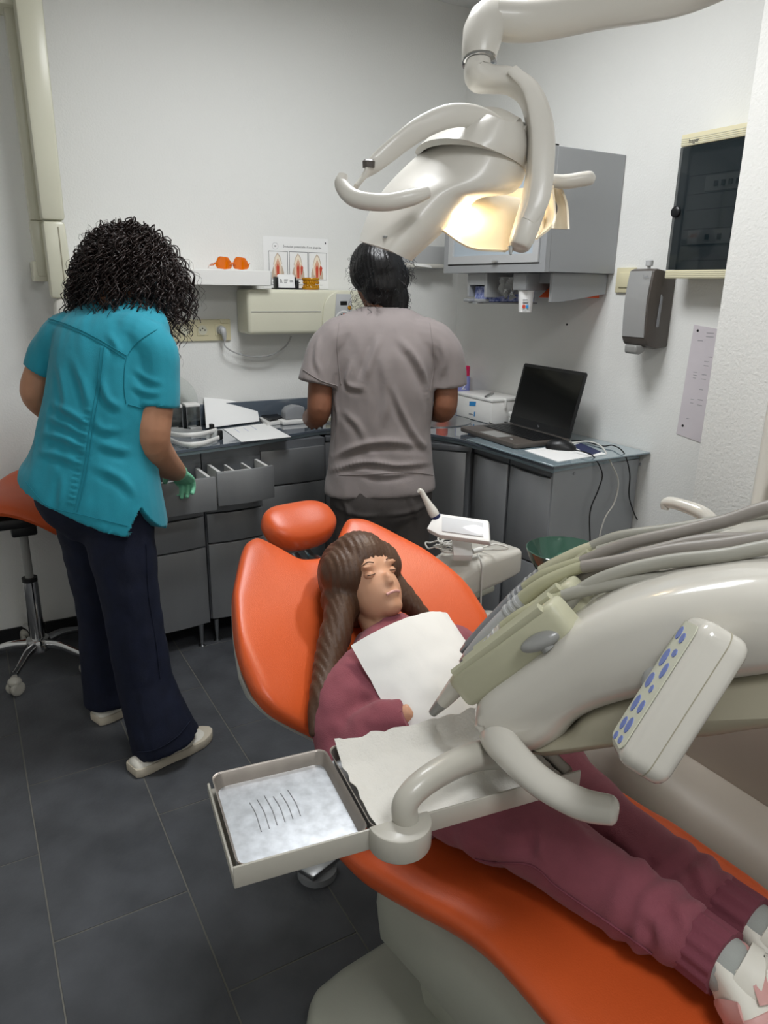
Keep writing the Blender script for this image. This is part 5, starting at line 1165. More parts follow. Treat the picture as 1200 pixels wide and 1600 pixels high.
# reflectors
b = new(); sheet(b, grid([(742, 300), (715, 330), (692, 360)], [(862, 290), (864, 345), (838, 372)], .06, .1, .03, 13, 8), .004); put('reflector', b, 'reflector', ol, angle=70)
b = new(); sheet(b, grid([(690, 358), (735, 386), (790, 391)], [(760, 300), (842, 318), (852, 360)], .0, -.02, .09, 13, 8), .004); put('front_shield', b, 'reflector', ol, angle=70)
b = new(); sheet(b, grid([(866, 288), (862, 330), (850, 356)], [(872, 288), (884, 318), (887, 358)], .14, .02, .12, 9, 6), .004); put('side_reflector', b, 'reflector', ol, angle=70)
b = new(); ell(b, lp_(862, 327, .1), (.012, .012, .018)); put('bulb_socket', b, 'brownplastic', ol)
bc_ = lp_(726, 332, .0); b = new(); ell(b, bc_, (.017, .012, .019)); put('bulb', b, 'bulb', ol)
# handles
b = new(); tube(b, L_([(790, 222, -.03), (776, 198, -.05), (740, 182, -.075), (700, 182, -.09), (655, 202, -.1), (610, 236, -.11), (580, 262, -.115), (556, 292, -.12)]), [.014, .018, .02, .02, .019, .017, .014, .011], 16, 6, ratio=.4, up=tuple(RX * .6 + UY * .8)); hb_ = put('handle_bar', b, 'lampwhite', ol)
b = new(); lathe(b, [(.011, 0), (.0115, .01), (.008, .013), (.001, .0135)], lp_(576, 262, -.12), UY - FW * .3, 8); put('handle_screw', b, 'brownplastic', hb_)
b = new(); tube(b, L_([(536, 274, -.12), (534, 290, -.122), (555, 310, -.13), (600, 316, -.14), (640, 309, -.14), (668, 300, -.13)]), [.009, .0125, .015, .015, .0145, .011], 16, 8); put('grip', b, 'lampwhite', hb_)
b = new(); tube(b, L_([(845, 280, .09), (880, 284, .1), (910, 280, .1), (924, 278, .1), (930, 277, .1)]), [.012, .014, .0145, .013, .004], 16, 6); put('grip', b, 'lampwhite', ol)
sl = bpy.data.lights.new('lamp_light', 'SPOT'); sl.energy = LAMP_W; sl.color = (1, .88, .7); sl.spot_size = math.radians(52); sl.spot_blend = .5; sl.shadow_soft_size = .03
so = bpy.data.objects.new('lamp_light', sl); C.objects.link(so); so.parent = ol
tgt = Vector((.72, 1.22, .68)); srcp = lp_(770, 372, .05); dirv = (tgt - srcp).normalized()
so.matrix_basis = wm(ol).inverted() @ Matrix.Translation(srcp) @ dirv.to_track_quat('-Z', 'Y').to_matrix().to_4x4()
pl_ = bpy.data.lights.new('bulb_light', 'POINT'); pl_.energy = LAMP_W * .07; pl_.color = (1, .86, .66); pl_.shadow_soft_size = .015
po_ = bpy.data.objects.new('bulb_light', pl_); C.objects.link(po_); po_.parent = ol; po_.matrix_basis = wm(ol).inverted() @ Matrix.Translation(lp_(765, 345, .06))
# ================================================================== people
from mathutils.bvhtree import BVHTree
def limb(bm, pts, r, n=16, ratio=1.0, up=None): return tube(bm, [tuple(p) for p in pts], list(r), n, 5, ratio, 2.0, up)
def torso(bm, rings, rv, fv, n=32, p=2.4):
    """rings: (centre, half width, half depth, tilt) stacked; tilt drops the right side."""
    q = spl([tuple(c) + (a, d, t) for c, a, d, t in rings], 4); R = []
    for x in q:
        c = Vector(x[:3]); rr = ring(c, rv, fv, x[3], x[4], n, p)
        R.append([v + Vector((0, 0, -x[5] * (v - c).dot(rv) / max(x[3], 1e-3))) for v in rr])
    loft(bm, R); return bm
def folds(bm, fn):
    bm.normal_update(); mv = [(v, v.normal.copy() * fn(v.co)) for v in bm.verts]
    for v, d in mv: v.co += d
    return bm
import numpy as np
def on_surface(bv, pts, lift=.0015):
    out = []
    for px, py in pts:
        d = (RX * (px - 600) + UY * (800 - py) + FW * FPX).normalized(); h = bv.ray_cast(CAM, d)
        if h[0] is not None: out.append(h[0] + h[1] * lift)
    return out
def creases(bm, lines, zmin=None):
    """Fabric folds: pixel polylines dropped on the cloth, raised as a soft ridge with a valley beside it."""
    bm.normal_update(); bm.verts.ensure_lookup_table(); tree = BVHTree.FromBMesh(bm)
    co = np.array([v.co[:] for v in bm.verts]); acc = np.zeros(len(co)); rh = np.array([.868, -.497, 0]); uz = np.array([0, 0, 1.])
    for pts, amp, wid in lines:
        q = on_surface(tree, [p[:2] for p in spl(pts, 10)], 0)
        if len(q) < 3: continue
        Q = np.array([v[:] for v in q]); sel = np.where((co > Q.min(0) - .06).all(1) & (co < Q.max(0) + .06).all(1))[0]
        if not len(sel): continue
        D = np.linalg.norm(co[sel][:, None, :] - Q[None], axis=2); k = D.argmin(1); d = D[np.arange(len(sel)), k]
        end = np.minimum(1, np.minimum(k, len(Q) - 1 - k) / (len(Q) * .3) + .1)
        t = Q[-1] - Q[0]; side = np.array([t @ uz, -(t @ rh)]); off = co[sel] - Q[k]; sg = np.sign(off @ rh * side[0] + off @ uz * side[1])
        acc[sel] += amp * end * (np.exp(-(d / wid) ** 2) - .7 * np.exp(-((d - 1.9 * wid) / wid) ** 2) * (sg > 0))
    if zmin is not None: acc *= np.clip((co[:, 2] - zmin) / .03, 0, 1)
    for v, a in zip(bm.verts, acc):
        if a: v.co += v.normal * float(a)
    return bm
def nz(x, y, z): return noise.noise(Vector((x, y, z)))
def head_shape(bm, c, fwd, up, s=1.0, nose=1.0):
    fwd = Vector(fwd).normalized(); up = Vector(up); up = (up - fwd * up.dot(fwd)).normalized(); sd = fwd.cross(up)
    mt = Matrix(((sd.x, fwd.x, up.x), (sd.y, fwd.y, up.y), (sd.z, fwd.z, up.z))).to_4x4(); c = Vector(c)
    P = lambda x, y, z: c + (sd * x + fwd * y + up * z) * s
    ell(bm, P(0, -.012, .02), (.074 * s, .092 * s, .088 * s), mt); ell(bm, P(0, .025, -.035), (.056 * s, .06 * s, .075 * s), mt)
    ell(bm, P(0, .055, -.085), (.028 * s, .026 * s, .022 * s), mt); ell(bm, P(0, .088, -.025), (.011 * s * nose, .014 * s * nose, .02 * s * nose), mt); ell(bm, P(0, .09, -.038), (.015 * s * nose, .012 * s * nose, .009 * s * nose), mt)
    ell(bm, P(0, .08, -.062), (.022 * s, .009 * s, .008 * s), mt)
    for k in (-1, 1):
        ell(bm, P(.075 * k, -.01, -.01), (.009 * s, .018 * s, .03 * s), mt); ell(bm, P(.032 * k, .076, .012), (.02 * s, .008 * s, .007 * s), mt)
    return P
def eyes(P, parent, s=1.0, hairm='hair1'):
    for k in (-1, 1):
        b = new(); ell(b, P(.031 * k, .0665, -.004), (.0125 * s, .0125 * s, .0095 * s), u=12, v=8); e = put('eyelid', b, parent.data.materials[0], parent)
        b = new(); tube(b, [tuple(P(.021 * k, .0765, -.0075)), tuple(P(.031 * k, .0795, -.0095)), tuple(P(.042 * k, .0745, -.0075))], .0011 * s, 5, 3); put('eyelash', b, hairm, e)
        b = new(); tube(b, [tuple(P(.018 * k, .0835, .0165)), tuple(P(.032 * k, .082, .0205)), tuple(P(.046 * k, .073, .0165))], .0016 * s, 6, 3, ratio=.6); put('eyebrow', b, hairm, parent)
    b = new(); tube(b, [tuple(P(-.018, .0815, -.062)), tuple(P(0, .0885, -.0605)), tuple(P(.018, .0815, -.062))], .0032 * s, 8, 4); put('lips', b, 'pink', parent)
def hand(bm, w, d, pn, side, s=1.0, curl=.5, spread=.1, fist=None):
    """Palm and five fingers. w wrist, d towards the fingers, pn out of the back of the hand, side = thumb direction."""
    d = Vector(d).normalized(); pn = Vector(pn); pn = (pn - d * pn.dot(d)).normalized(); th = Vector(side); th = (th - d * th.dot(d) - pn * th.dot(pn)).normalized(); w = Vector(w)
    limb(bm, [w - d * .01 * s, w + d * .025 * s, w + d * .06 * s, w + d * .085 * s], [.024 * s, .036 * s, .04 * s, .036 * s], 14, .42, tuple(th))
    for k, (off, L) in enumerate(((.03, .068), (.011, .076), (-.009, .07), (-.028, .055))):
        b0 = w + d * .075 * s + th * off * s; a = [b0]; ang = .15; dd = (d + th * (spread * (1.2 - k * .8) * .3)).normalized()
        for seg, fr in enumerate((.42, .33, .25)):
            ang += curl * (.7 + .12 * k) * (1.0 if seg else .8); v = dd * math.cos(ang) - pn * math.sin(ang); a.append(a[-1] + v * L * fr * s)
        limb(bm, a, [.0098 * s, .0092 * s, .0084 * s, .0072 * s], 10)
    b0 = w + d * .022 * s + th * .026 * s; v = (d * .6 + th * .75 - pn * .25).normalized(); m = b0 + v * .036 * s; v2 = (d * .9 + th * .3 - pn * .35).normalized()
    limb(bm, [b0 - v * .01 * s, b0 + v * .018 * s, m, m + v2 * .028 * s], [.014 * s, .0135 * s, .0108 * s, .0085 * s], 10)
def shoe(parent, heel, td, ud, L, W, Hh, m_up, m_sole, extras=True, heel_h=1.0, sole_h=.24):
    td = Vector(td).normalized(); ud = Vector(ud); ud = (ud - td * ud.dot(td)).normalized(); sd = td.cross(ud); heel = Vector(heel)
    P = lambda x, y, z: heel + td * (x * L) + sd * (y * W) + ud * z
    wid = [(0, .30), (.03, .38), (.15, .43), (.35, .42), (.6, .5), (.8, .48), (.93, .34), (1, .1)]; hts = [(0, heel_h * .8), (.05, heel_h), (.22, heel_h), (.4, .8), (.6, .55), (.8, .42), (.95, .32), (1, .2)]
    out = [(x, ip(x, wid)) for x in [k / 20 for k in range(21)]]
    b = new(); pts = [(x * L, y * W) for x, y in out] + [(x * L, -y * W) for x, y in out[::-1]]
    prism(b, pts, (heel, td, sd, ud), Hh * sole_h, .004, 2); s_ = put('sole', b, m_sole, parent)
    R = []
    for k in range(21):
        x = k / 20; hw = ip(x, wid) * .93; h = ip(x, hts) * Hh; R.append([P(min(max(x, .015), .985), hw * math.copysign(abs(math.cos(a)) ** .8, math.cos(a)) * (1 - .35 * max(0, math.sin(a)) ** 2 * (1 - x)), Hh * .2 + max(0, h - Hh * .2) * max(0, math.sin(a)) ** .8) for a in [math.pi * 2 * j / 20 for j in range(20)]])
    b = new(); loft(b, R); u = put('shoe_upper', b, m_up, parent, angle=80)
    if extras:
        for k in range(4):
            x = .44 + .085 * k; h = ip(x, hts) * Hh; b = new(); tube(b, [tuple(P(x, -.26, h * .9)), tuple(P(x + .01, 0, h + .004)), tuple(P(x + .03, .26, h * .9))], .0026 * L / .27, 6, 4); put('lace', b, 'lace', u)
    return P, u

# ------------------------------------------------------------------ person in teal
F = Vector((.62, .78, 0)); Rv = Vector((.78, -.62, 0)); V = Vector
tb = new()
torso(tb, [(V((.43, 2.30, 1.37)), .05, .05, 0), (V((.40, 2.275, 1.32)), .13, .07, 0), (V((.365, 2.245, 1.2)), .15, .095, 0), (V((.31, 2.21, 1.0)), .13, .1, 0), (V((.295, 2.195, .86)), .15, .11, 0), (V((.295, 2.195, .78)), .1, .09, 0)], Rv, F)
limb(tb, [V((.40, 2.27, 1.32)), V((.44, 2.31, 1.40)), V((.472, 2.355, 1.43))], [.055, .05, .052])
hP = head_shape(tb, (.485, 2.385, 1.448), (.55, .62, -.55), (.3, .3, .9))
for pts, r in (([(.44, 2.19, 1.28), (.482, 2.14, 1.235), (.466, 2.125, 1.10), (.447, 2.128, .985), (.50, 2.25, .90), (.575, 2.39, .825), (.595, 2.425, .808)], [.045, .052, .056, .058, .052, .036, .028]),
               ([(.29, 2.32, 1.28), (.25, 2.37, 1.24), (.205, 2.40, 1.16), (.188, 2.41, 1.09), (.265, 2.54, 1.0), (.34, 2.63, .93)], [.045, .05, .045, .043, .04, .028]),
               ([(.34, 2.15, .86), (.355, 2.11, .46), (.37, 2.05, .1)], [.07, .05, .035]), ([(.26, 2.25, .86), (.30, 2.33, .42), (.28, 2.35, .1)], [.07, .05, .035])):
    limb(tb, pts, r)
hand(tb, (.34, 2.63, .93), (.6, .6, -.35), (-.2, .3, .9), Rv, .95, .35)
tb = fuse(tb, .0065, 4)
teal = put('person', tb, 'skin1', loc=(.32, 2.2, 0), angle=180)
tag(teal, 'person in teal tunic and navy trousers leaning over an open drawer', 'person')
eyes(hP, teal)
# tunic
tn = new()
torso(tn, [(V((.438, 2.298, 1.378)), .066, .062, 0), (V((.425, 2.285, 1.352)), .115, .078, .0), (V((.402, 2.262, 1.315)), .155, .098, .0), (V((.387, 2.246, 1.25)), .165, .118, .0), (V((.36, 2.23, 1.14)), .165, .128, .005), (V((.318, 2.212, 1.0)), .164, .128, .02), (V((.302, 2.198, .91)), .178, .138, .045), (V((.292, 2.19, .84)), .196, .148, .08), (V((.288, 2.187, .805)), .203, .152, .085)], Rv, F)
limb(tn, [V((.40, 2.22, 1.28)), V((.455, 2.165, 1.265)), V((.484, 2.138, 1.225)), V((.478, 2.13, 1.15)), V((.468, 2.126, 1.085))], [.068, .07, .066, .066, .07], 18)
limb(tn, [V((.335, 2.30, 1.28)), V((.285, 2.345, 1.265)), V((.24, 2.375, 1.22)), V((.215, 2.39, 1.165))], [.068, .07, .064, .062], 18)
tn = fuse(tn, .0055, 5)
bv0 = BVHTree.FromBMesh(tn); h0 = bv0.ray_cast(CAM, (RX * (222 - 600) + UY * (800 - 795) + FW * FPX).normalized())[0]
def f_teal(c):
    rr = (c - V((.33, 2.22, 0))).dot(Rv); z = c.z
    return .0035 * nz(rr * 10 + z * 4, z * 8, c.y * 4) + .003 * nz(rr * 34, z * 9 + rr * 6, 2)
folds(tn, f_teal)
creases(tn, [([(112, 555), (132, 605), (142, 645)], .006, .012), ([(88, 560), (100, 610), (105, 650)], .005, .012), ([(79, 628), (113, 646), (140, 664)], .008, .010), ([(65, 676), (103, 686), (136, 704)], .008, .010), ([(74, 652), (105, 664), (138, 684)], .007, .009), ([(60, 705), (95, 712), (132, 728)], .006, .010), ([(158, 588), (168, 622), (192, 640)], .007, .010), ([(148, 726), (190, 748), (213, 776)], .007, .012), ([(150, 690), (180, 700), (205, 705)], .006, .012), ([(100, 740), (97, 770), (92, 800)], .005, .010), ([(210, 575), (228, 590), (255, 600)], .004, .008), ([(206, 600), (225, 612), (250, 615)], .004, .008), ([(170, 520), (182, 540), (186, 556)], .005, .010), ([(150, 655), (160, 670), (190, 672)], .005, .010)]
    + [([(138 - k * 1.6 - 8, 640 + k * 9), (138 - k * 1.6, 642 + k * 9), (138 - k * 1.6 + 5, 644 + k * 9)], .003, .0045) for k in range(17)])
if h0 is not None:
    ax0 = V((.288, 2.187, 0))
    for v in tn.verts:
        u_, dz_ = (v.co - h0).dot(V((.868, -.497, 0))), h0.z - v.co.z
        if dz_ > 0 and (v.co - h0).length < .13 and abs(u_) < dz_ * .42 + .001:
            wt_ = min(1, (dz_ * .42 + .001 - abs(u_)) / .007); dd = ax0 - v.co; dd.z = 0; v.co += dd.normalized() * (.07 * wt_); v.co.z += .03 * wt_
bv = BVHTree.FromBMesh(tn)
tun = put('tunic', tn, 'teal', teal, angle=180)
def seam(bv, pts, m, parent, r=.0016, nm='seam'):
    q = on_surface(bv, [p[:2] for p in spl(pts, 8)])
    if len(q) > 3:
        b = new(); tube(b, [tuple(v) for v in q], r, 6, 1); put(nm, b, m, parent)
seam(bv, [(72, 497), (105, 507), (150, 528), (198, 556)], 'tealseam', tun, .0011); seam(bv, [(72, 501), (105, 511), (150, 532), (196, 560)], 'tealseam', tun, .0009)
seam(bv, [(163, 542), (157, 600), (147, 660), (135, 740), (121, 800)], 'tealseam', tun, .0014); seam(bv, [(158, 542), (152, 600), (142, 660), (130, 740), (116, 798)], 'tealseam', tun, .0009)
seam(bv, [(40, 752), (75, 790), (135, 806), (200, 822)], 'tealseam', tun, .0009, 'hem_stitch')
seam(bv, [(245, 515), (215, 535), (198, 560), (194, 600), (197, 630)], 'tealseam', tun, .0012); seam(bv, [(200, 632), (228, 638), (256, 633)], 'tealseam', tun, .0013, 'sleeve_hem')
# glove
gl = new(); hand(gl, (.592, 2.42, .812), (.32, .5, -.42), (.35, .45, .75), (-.75, .55, 0), 1.02, .62)
limb(gl, [V((.572, 2.385, .828)), V((.6, 2.435, .803))], [.034, .03], 14); gl = fuse(gl, .0032, 3); put('glove', gl, 'glove', teal, angle=180)
# trousers
tr = new()
torso(tr, [(V((.30, 2.20, .93)), .15, .115, 0), (V((.298, 2.195, .86)), .172, .13, 0), (V((.30, 2.19, .78)), .165, .125, 0), (V((.305, 2.19, .7)), .1, .08, 0)], Rv, F)
limb(tr, [V((.335, 2.15, .84)), V((.345, 2.13, .66)), V((.352, 2.11, .47)), V((.368, 2.085, .25)), V((.395, 2.045, .09)), V((.405, 2.035, .045))], [.108, .098, .085, .084, .102, .108], 20)
limb(tr, [V((.27, 2.25, .84)), V((.285, 2.30, .64)), V((.292, 2.345, .43)), V((.29, 2.36, .2)), V((.29, 2.362, .05))], [.105, .092, .078, .076, .082], 20)
tr = fuse(tr, .008, 4)
def f_nav(c): return .006 * nz(c.x * 14, c.y * 14, c.z * 4) + .004 * nz(c.x * 30, c.z * 18, c.y * 8)
folds(tr, f_nav); bv = BVHTree.FromBMesh(tr)
trs = put('trousers', tr, 'navy', teal, angle=180)
seam(bv, [(228, 850), (232, 930), (243, 1000), (250, 1060)], 'navy', trs, .0018); seam(bv, [(204, 1175), (240, 1172), (275, 1152), (296, 1128)], 'navy', trs, .0016)
for h_, t_ in (((.285, 1.99, .001), (.262, .083, 0)), ((.235, 2.325, .001), (.27, .1, 0))):
    sh_, _ = shoe(teal, h_, t_, (0, 0, 1), .285, .1, .082, 'shoewhite', 'shoesole', True, .6, .36)
# curly hair
hc = V((.482, 2.375, 1.452)); hd = V((.55, .62, -.55)).normalized(); hu = V((.3, .3, .9)); hu = (hu - hd * hu.dot(hd)).normalized(); hs = hd.cross(hu)
b = new(); ell(b, hc + hu * .012 - hd * .02, (.094, .094, .09)); ell(b, hc - hd * .045 - V((0, 0, .045)), (.095, .088, .085)); ell(b, hc - hd * .01 - V((0, 0, .09)), (.09, .09, .07)); b = fuse(b, .01, 3)
folds(b, lambda c: .012 * nz(c.x * 30, c.y * 30, c.z * 30)); hr_ = put('hair', b, 'hair1', teal, angle=180)
random.seed(21); b = new()
def strand(bm, start, out, L, rad, amp, turns, n=4, drop=1.0, seg=26):
    pts = []; p = Vector(start); d = Vector(out).normalized(); ph = random.uniform(0, 6.28); a1 = d.orthogonal().normalized()
    for i in range(seg):
        u = i / (seg - 1); d2 = (d * (1 - u) + V((0, 0, -1)) * (u * 1.5 * drop + .12)).normalized(); p = p + d2 * (L / seg)
        s1 = d2.cross(a1); s1 = s1.normalized() if s1.length > 1e-5 else V((1, 0, 0)); s2 = d2.cross(s1); an = ph + turns * 6.283 * u; am = amp * min(1, u * 3)
        pts.append(p + s1 * (am * math.cos(an)) + s2 * (am * math.sin(an)))
    R = []; up = V((.3, .5, .8))
    for i, q in enumerate(pts):
        t = (pts[min(i + 1, seg - 1)] - pts[max(i - 1, 0)]).normalized(); s1 = t.cross(up).normalized(); s2 = t.cross(s1); rr = rad * (1 if i < seg * .8 else .5)
        R.append([q + s1 * (rr * math.cos(k * 6.283 / n)) + s2 * (rr * math.sin(k * 6.283 / n)) for k in range(n)])
    loft(bm, R, cap=False)
for k in range(1300):
    while True:
        v = V((random.gauss(0, 1), random.gauss(0, 1), random.gauss(0, 1))).normalized()
        if v.dot(hd) < .62 and v.dot(hu) > -.75: break
    st = hc + hu * .012 - hd * .02 + v * .086
    low = max(0, -v.dot(hu) + .3); L = random.uniform(.09, .15) + .1 * low
    if v.dot(hd) > .1: L = random.uniform(.13, .23)
    fine = k % 5 == 0
    strand(b, st, v + V((0, 0, .1)) + V([random.uniform(-.35, .35) for _ in range(3)]), L * (1.12 if fine else 1), .0006 if fine else random.uniform(.0014, .0026), random.uniform(.006, .0105), random.uniform(3, 5.5), 4 if not fine else 3, random.uniform(1.0, 1.7))
cu_ = put('curls', b, 'hair1', hr_, angle=180); cu_['kind'] = 'stuff'

# ------------------------------------------------------------------ person in grey
F = Vector((.48, .877, 0)); Rv = Vector((.877, -.48, 0))
gb_ = new()
torso(gb_, [(V((1.335, 2.345, 1.345)), .05, .05, 0), (V((1.325, 2.32, 1.29)), .14, .065, 0), (V((1.31, 2.295, 1.18)), .16, .09, 0), (V((1.30, 2.28, .95)), .13, .085, 0), (V((1.295, 2.27, .78)), .15, .1, 0), (V((1.295, 2.27, .68)), .1, .09, 0)], Rv, F)
limb(gb_, [V((1.325, 2.325, 1.30)), V((1.33, 2.345, 1.36)), V((1.325, 2.355, 1.42))], [.055, .047, .05])
hP = head_shape(gb_, (1.32, 2.375, 1.465), (-.12, .92, -.36), (0, .35, .93))
for pts, r in (([(1.19, 2.36, 1.25), (1.135, 2.372, 1.21), (1.10, 2.36, 1.1), (1.082, 2.345, .99), (1.10, 2.44, .955), (1.135, 2.53, .94)], [.045, .048, .045, .043, .037, .027]),
               ([(1.44, 2.225, 1.25), (1.495, 2.195, 1.21), (1.51, 2.185, 1.1), (1.505, 2.175, 1.0), (1.53, 2.28, .975), (1.535, 2.37, .965)], [.045, .048, .045, .043, .037, .027]),
               ([(1.22, 2.31, .76), (1.225, 2.31, .45), (1.23, 2.3, .1)], [.075, .05, .035]), ([(1.37, 2.23, .76), (1.38, 2.23, .45), (1.385, 2.22, .1)], [.075, .05, .035])):
    limb(gb_, pts, r)
hand(gb_, (1.135, 2.53, .94), (.45, .75, -.2), (-.3, .3, .8), Rv, .9, .5); hand(gb_, (1.535, 2.37, .965), (-.1, .9, -.1), (.3, .2, .8), -Rv, .9, .5)
gb_ = fuse(gb_, .0065, 4)
gp = put('person', gb_, 'skin2', loc=(1.3, 2.27, 0), angle=180); tag(gp, 'person in grey scrubs standing at the worktop by the laptop', 'person'); eyes(hP, gp)
gt = new()
torso(gt, [(V((1.333, 2.338, 1.352)), .07, .062, 0), (V((1.33, 2.326, 1.33)), .125, .072, 0), (V((1.32, 2.308, 1.29)), .185, .09, 0), (V((1.312, 2.296, 1.21)), .198, .11, 0), (V((1.306, 2.287, 1.08)), .19, .118, 0), (V((1.30, 2.28, .95)), .182, .115, 0), (V((1.297, 2.275, .82)), .19, .125, 0), (V((1.293, 2.27, .73)), .203, .132, -.01), (V((1.293, 2.27, .70)), .206, .134, -.012)], Rv, F)
limb(gt, [V((1.24, 2.335, 1.25)), V((1.18, 2.36, 1.24)), V((1.135, 2.37, 1.20)), V((1.105, 2.362, 1.13)), V((1.09, 2.36, 1.085))], [.075, .08, .076, .073, .074], 18)
limb(gt, [V((1.39, 2.25, 1.25)), V((1.45, 2.22, 1.24)), V((1.495, 2.196, 1.20)), V((1.512, 2.188, 1.13)), V((1.518, 2.186, 1.08))], [.075, .08, .076, .073, .074], 18)
gt = fuse(gt, .0055, 5)
def f_grey(c):
    rr = (c - V((1.305, 2.29, 0))).dot(Rv); z = c.z
    return .0045 * nz(rr * 8, z * 9, 3) + .0035 * nz(rr * 20 + z * 7, z * 10 - abs(rr) * 9, 2)
folds(gt, f_grey)
creases(gt, [([(595, 522), (582, 560), (562, 612)], .008, .013), ([(622, 526), (648, 560), (668, 600)], .008, .013), ([(612, 600), (632, 650), (652, 685), (668, 700)], .010, .011), ([(520, 714), (562, 696), (606, 690), (662, 696)], .011, .012), ([(516, 735), (570, 722), (622, 727), (672, 723)], .011, .009), ([(552, 560), (543, 598), (570, 608)], .007, .010), ([(640, 540), (660, 580), (672, 640)], .006, .011), ([(535, 640), (560, 665), (572, 690)], .006, .012), ([(600, 560), (604, 620), (598, 670)], .006, .014), ([(500, 520), (494, 560), (505, 590)], .005, .010), ([(690, 530), (696, 560), (690, 590)], .005, .010), ([(524, 620), (528, 660), (522, 700)], .006, .010), ([(560, 735), (600, 742), (650, 735)], .006, .010)], .715)
bv = BVHTree.FromBMesh(gt); top_ = put('scrub_top', gt, 'grey', gp, angle=180)
seam(bv, [(530, 505), (527, 545), (533, 600)], 'grey', top_); seam(bv, [(672, 505), (678, 560), (672, 610)], 'grey', top_)
seam(bv, [(530, 742), (580, 741), (640, 738), (676, 742)], 'grey', top_, .0014, 'hem_stitch'); seam(bv, [(470, 575), (500, 594), (528, 603)], 'grey', top_, .0014, 'sleeve_hem')
gr = new(); torso(gr, [(V((1.295, 2.272, .8)), .165, .11, 0), (V((1.294, 2.27, .72)), .18, .13, 0), (V((1.294, 2.268, .64)), .18, .13, 0), (V((1.295, 2.27, .56)), .12, .09, 0)], Rv, F)
limb(gr, [V((1.215, 2.31, .7)), V((1.215, 2.315, .5)), V((1.225, 2.31, .28)), V((1.23, 2.30, .06))], [.098, .088, .075, .075], 20); limb(gr, [V((1.38, 2.225, .7)), V((1.385, 2.225, .5)), V((1.385, 2.225, .28)), V((1.385, 2.215, .06))], [.098, .088, .075, .075], 20)
gr = fuse(gr, .0065, 4); folds(gr, lambda c: .005 * nz(c.x * 14, c.y * 14, c.z * 10)); creases(gr, [([(520, 790), (560, 805), (596, 806)], .006, .01), ([(600, 806), (640, 800), (672, 785)], .006, .01), ([(530, 775), (545, 800), (540, 830)], .006, .01), ([(640, 770), (650, 800), (655, 830)], .005, .01)]); put('trousers', gr, 'greypants', gp, angle=180)
for h_ in ((1.19, 2.22, .001), (1.35, 2.14, .001)): shoe(gp, h_, (.4, .9, 0), (0, 0, 1), .26, .09, .075, 'white', 'shoesole', False)
# black hair gathered low
b = new(); hc = V((1.32, 2.362, 1.482)); ell(b, hc, (.092, .1, .098)); ell(b, hc + V((.012, -.03, -.05)), (.085, .075, .085)); ell(b, hc + V((.038, -.05, -.1)), (.062, .05, .065)); ell(b, hc + V((.05, -.06, -.145)), (.045, .036, .045)); ell(b, hc + V((-.06, .0, -.03)), (.03, .05, .05)); ell(b, hc + V((.05, -.03, -.03)), (.06, .06, .06))
b = fuse(b, .006, 3)
def f_h(c):
    a = math.atan2(c.x - 1.33, -(c.y - 2.36)); return .0014 * math.sin(a * 40 + c.z * 60 + 7 * nz(c.x * 8, c.y * 8, c.z * 9)) + .007 * nz(c.x * 20, c.y * 20, c.z * 20)
folds(b, f_h); h2 = put('hair', b, 'hair2', gp, angle=180)
random.seed(5); b = new()
for k in range(130):
    a = random.uniform(-2.3, 1.9); z = random.uniform(-.12, .06); r_ = .093 if z > -.03 else .078
    st = hc + V((.012 + r_ * math.sin(a), -.015 - r_ * math.cos(a), z)); strand(b, st, V((math.sin(a), -math.cos(a), .1)), random.uniform(.03, .07), .0005 if k % 2 else .0008, random.uniform(.003, .009), random.uniform(1, 2.5), 3, 1.4, 16)
ws = put('wisps', b, 'hair2', h2, angle=180); ws['kind'] = 'stuff'

# ------------------------------------------------------------------ child in the chair
kb_ = new()
R_ = []
for s, hw, hdp, n in ((.17, .1, .06, .075), (.25, .115, .07, .075), (.36, .12, .07, .075), (.43, .11, .06, .07), (.465, .05, .045, .075)):
    R_.append(ring(bkp(s, 0, n), CW, BN, hw, hdp, 24))
loft(kb_, R_)
limb(kb_, [bkp(.45, 0, .075), bkp(.485, 0, .08), bkp(.515, .0, .085)], [.04, .036, .04])
kup = BT; kfw = (BN * .9 - CA * .25 + CW * .05).normalized()
hP = head_shape(kb_, bkp(.548, .005, .108), kfw, kup, .92, .72)
for sg in (-1, 1):
    limb(kb_, [bkp(.42, .1 * sg, .07), bkp(.37, .165 * sg, .06), bkp(.29, .195 * sg, .055), chp(.23, .14 * sg, .645), chp(.2, .09 * sg, .672)], [.032, .034, .03, .024, .019])
    limb(kb_, [chp(.2, .07 * sg, .58), chp(-.07, (-.066 if sg < 0 else .075), .575), chp(-.36, (-.01 if sg < 0 else .087), .553)], [.06, .048, .03])
    hand(kb_, chp(.2, .085 * sg, .675), -CW * sg * .8 - CA * .3, CZ, CA, .6, .35)
kb_ = fuse(kb_, .0055, 4)
kid = put('person', kb_, 'skin3', loc=tuple(chp(.2, 0, .5)), angle=180); tag(kid, 'child in mauve tracksuit lying back in the dental chair', 'person'); eyes(hP, kid, .92, 'hair3')
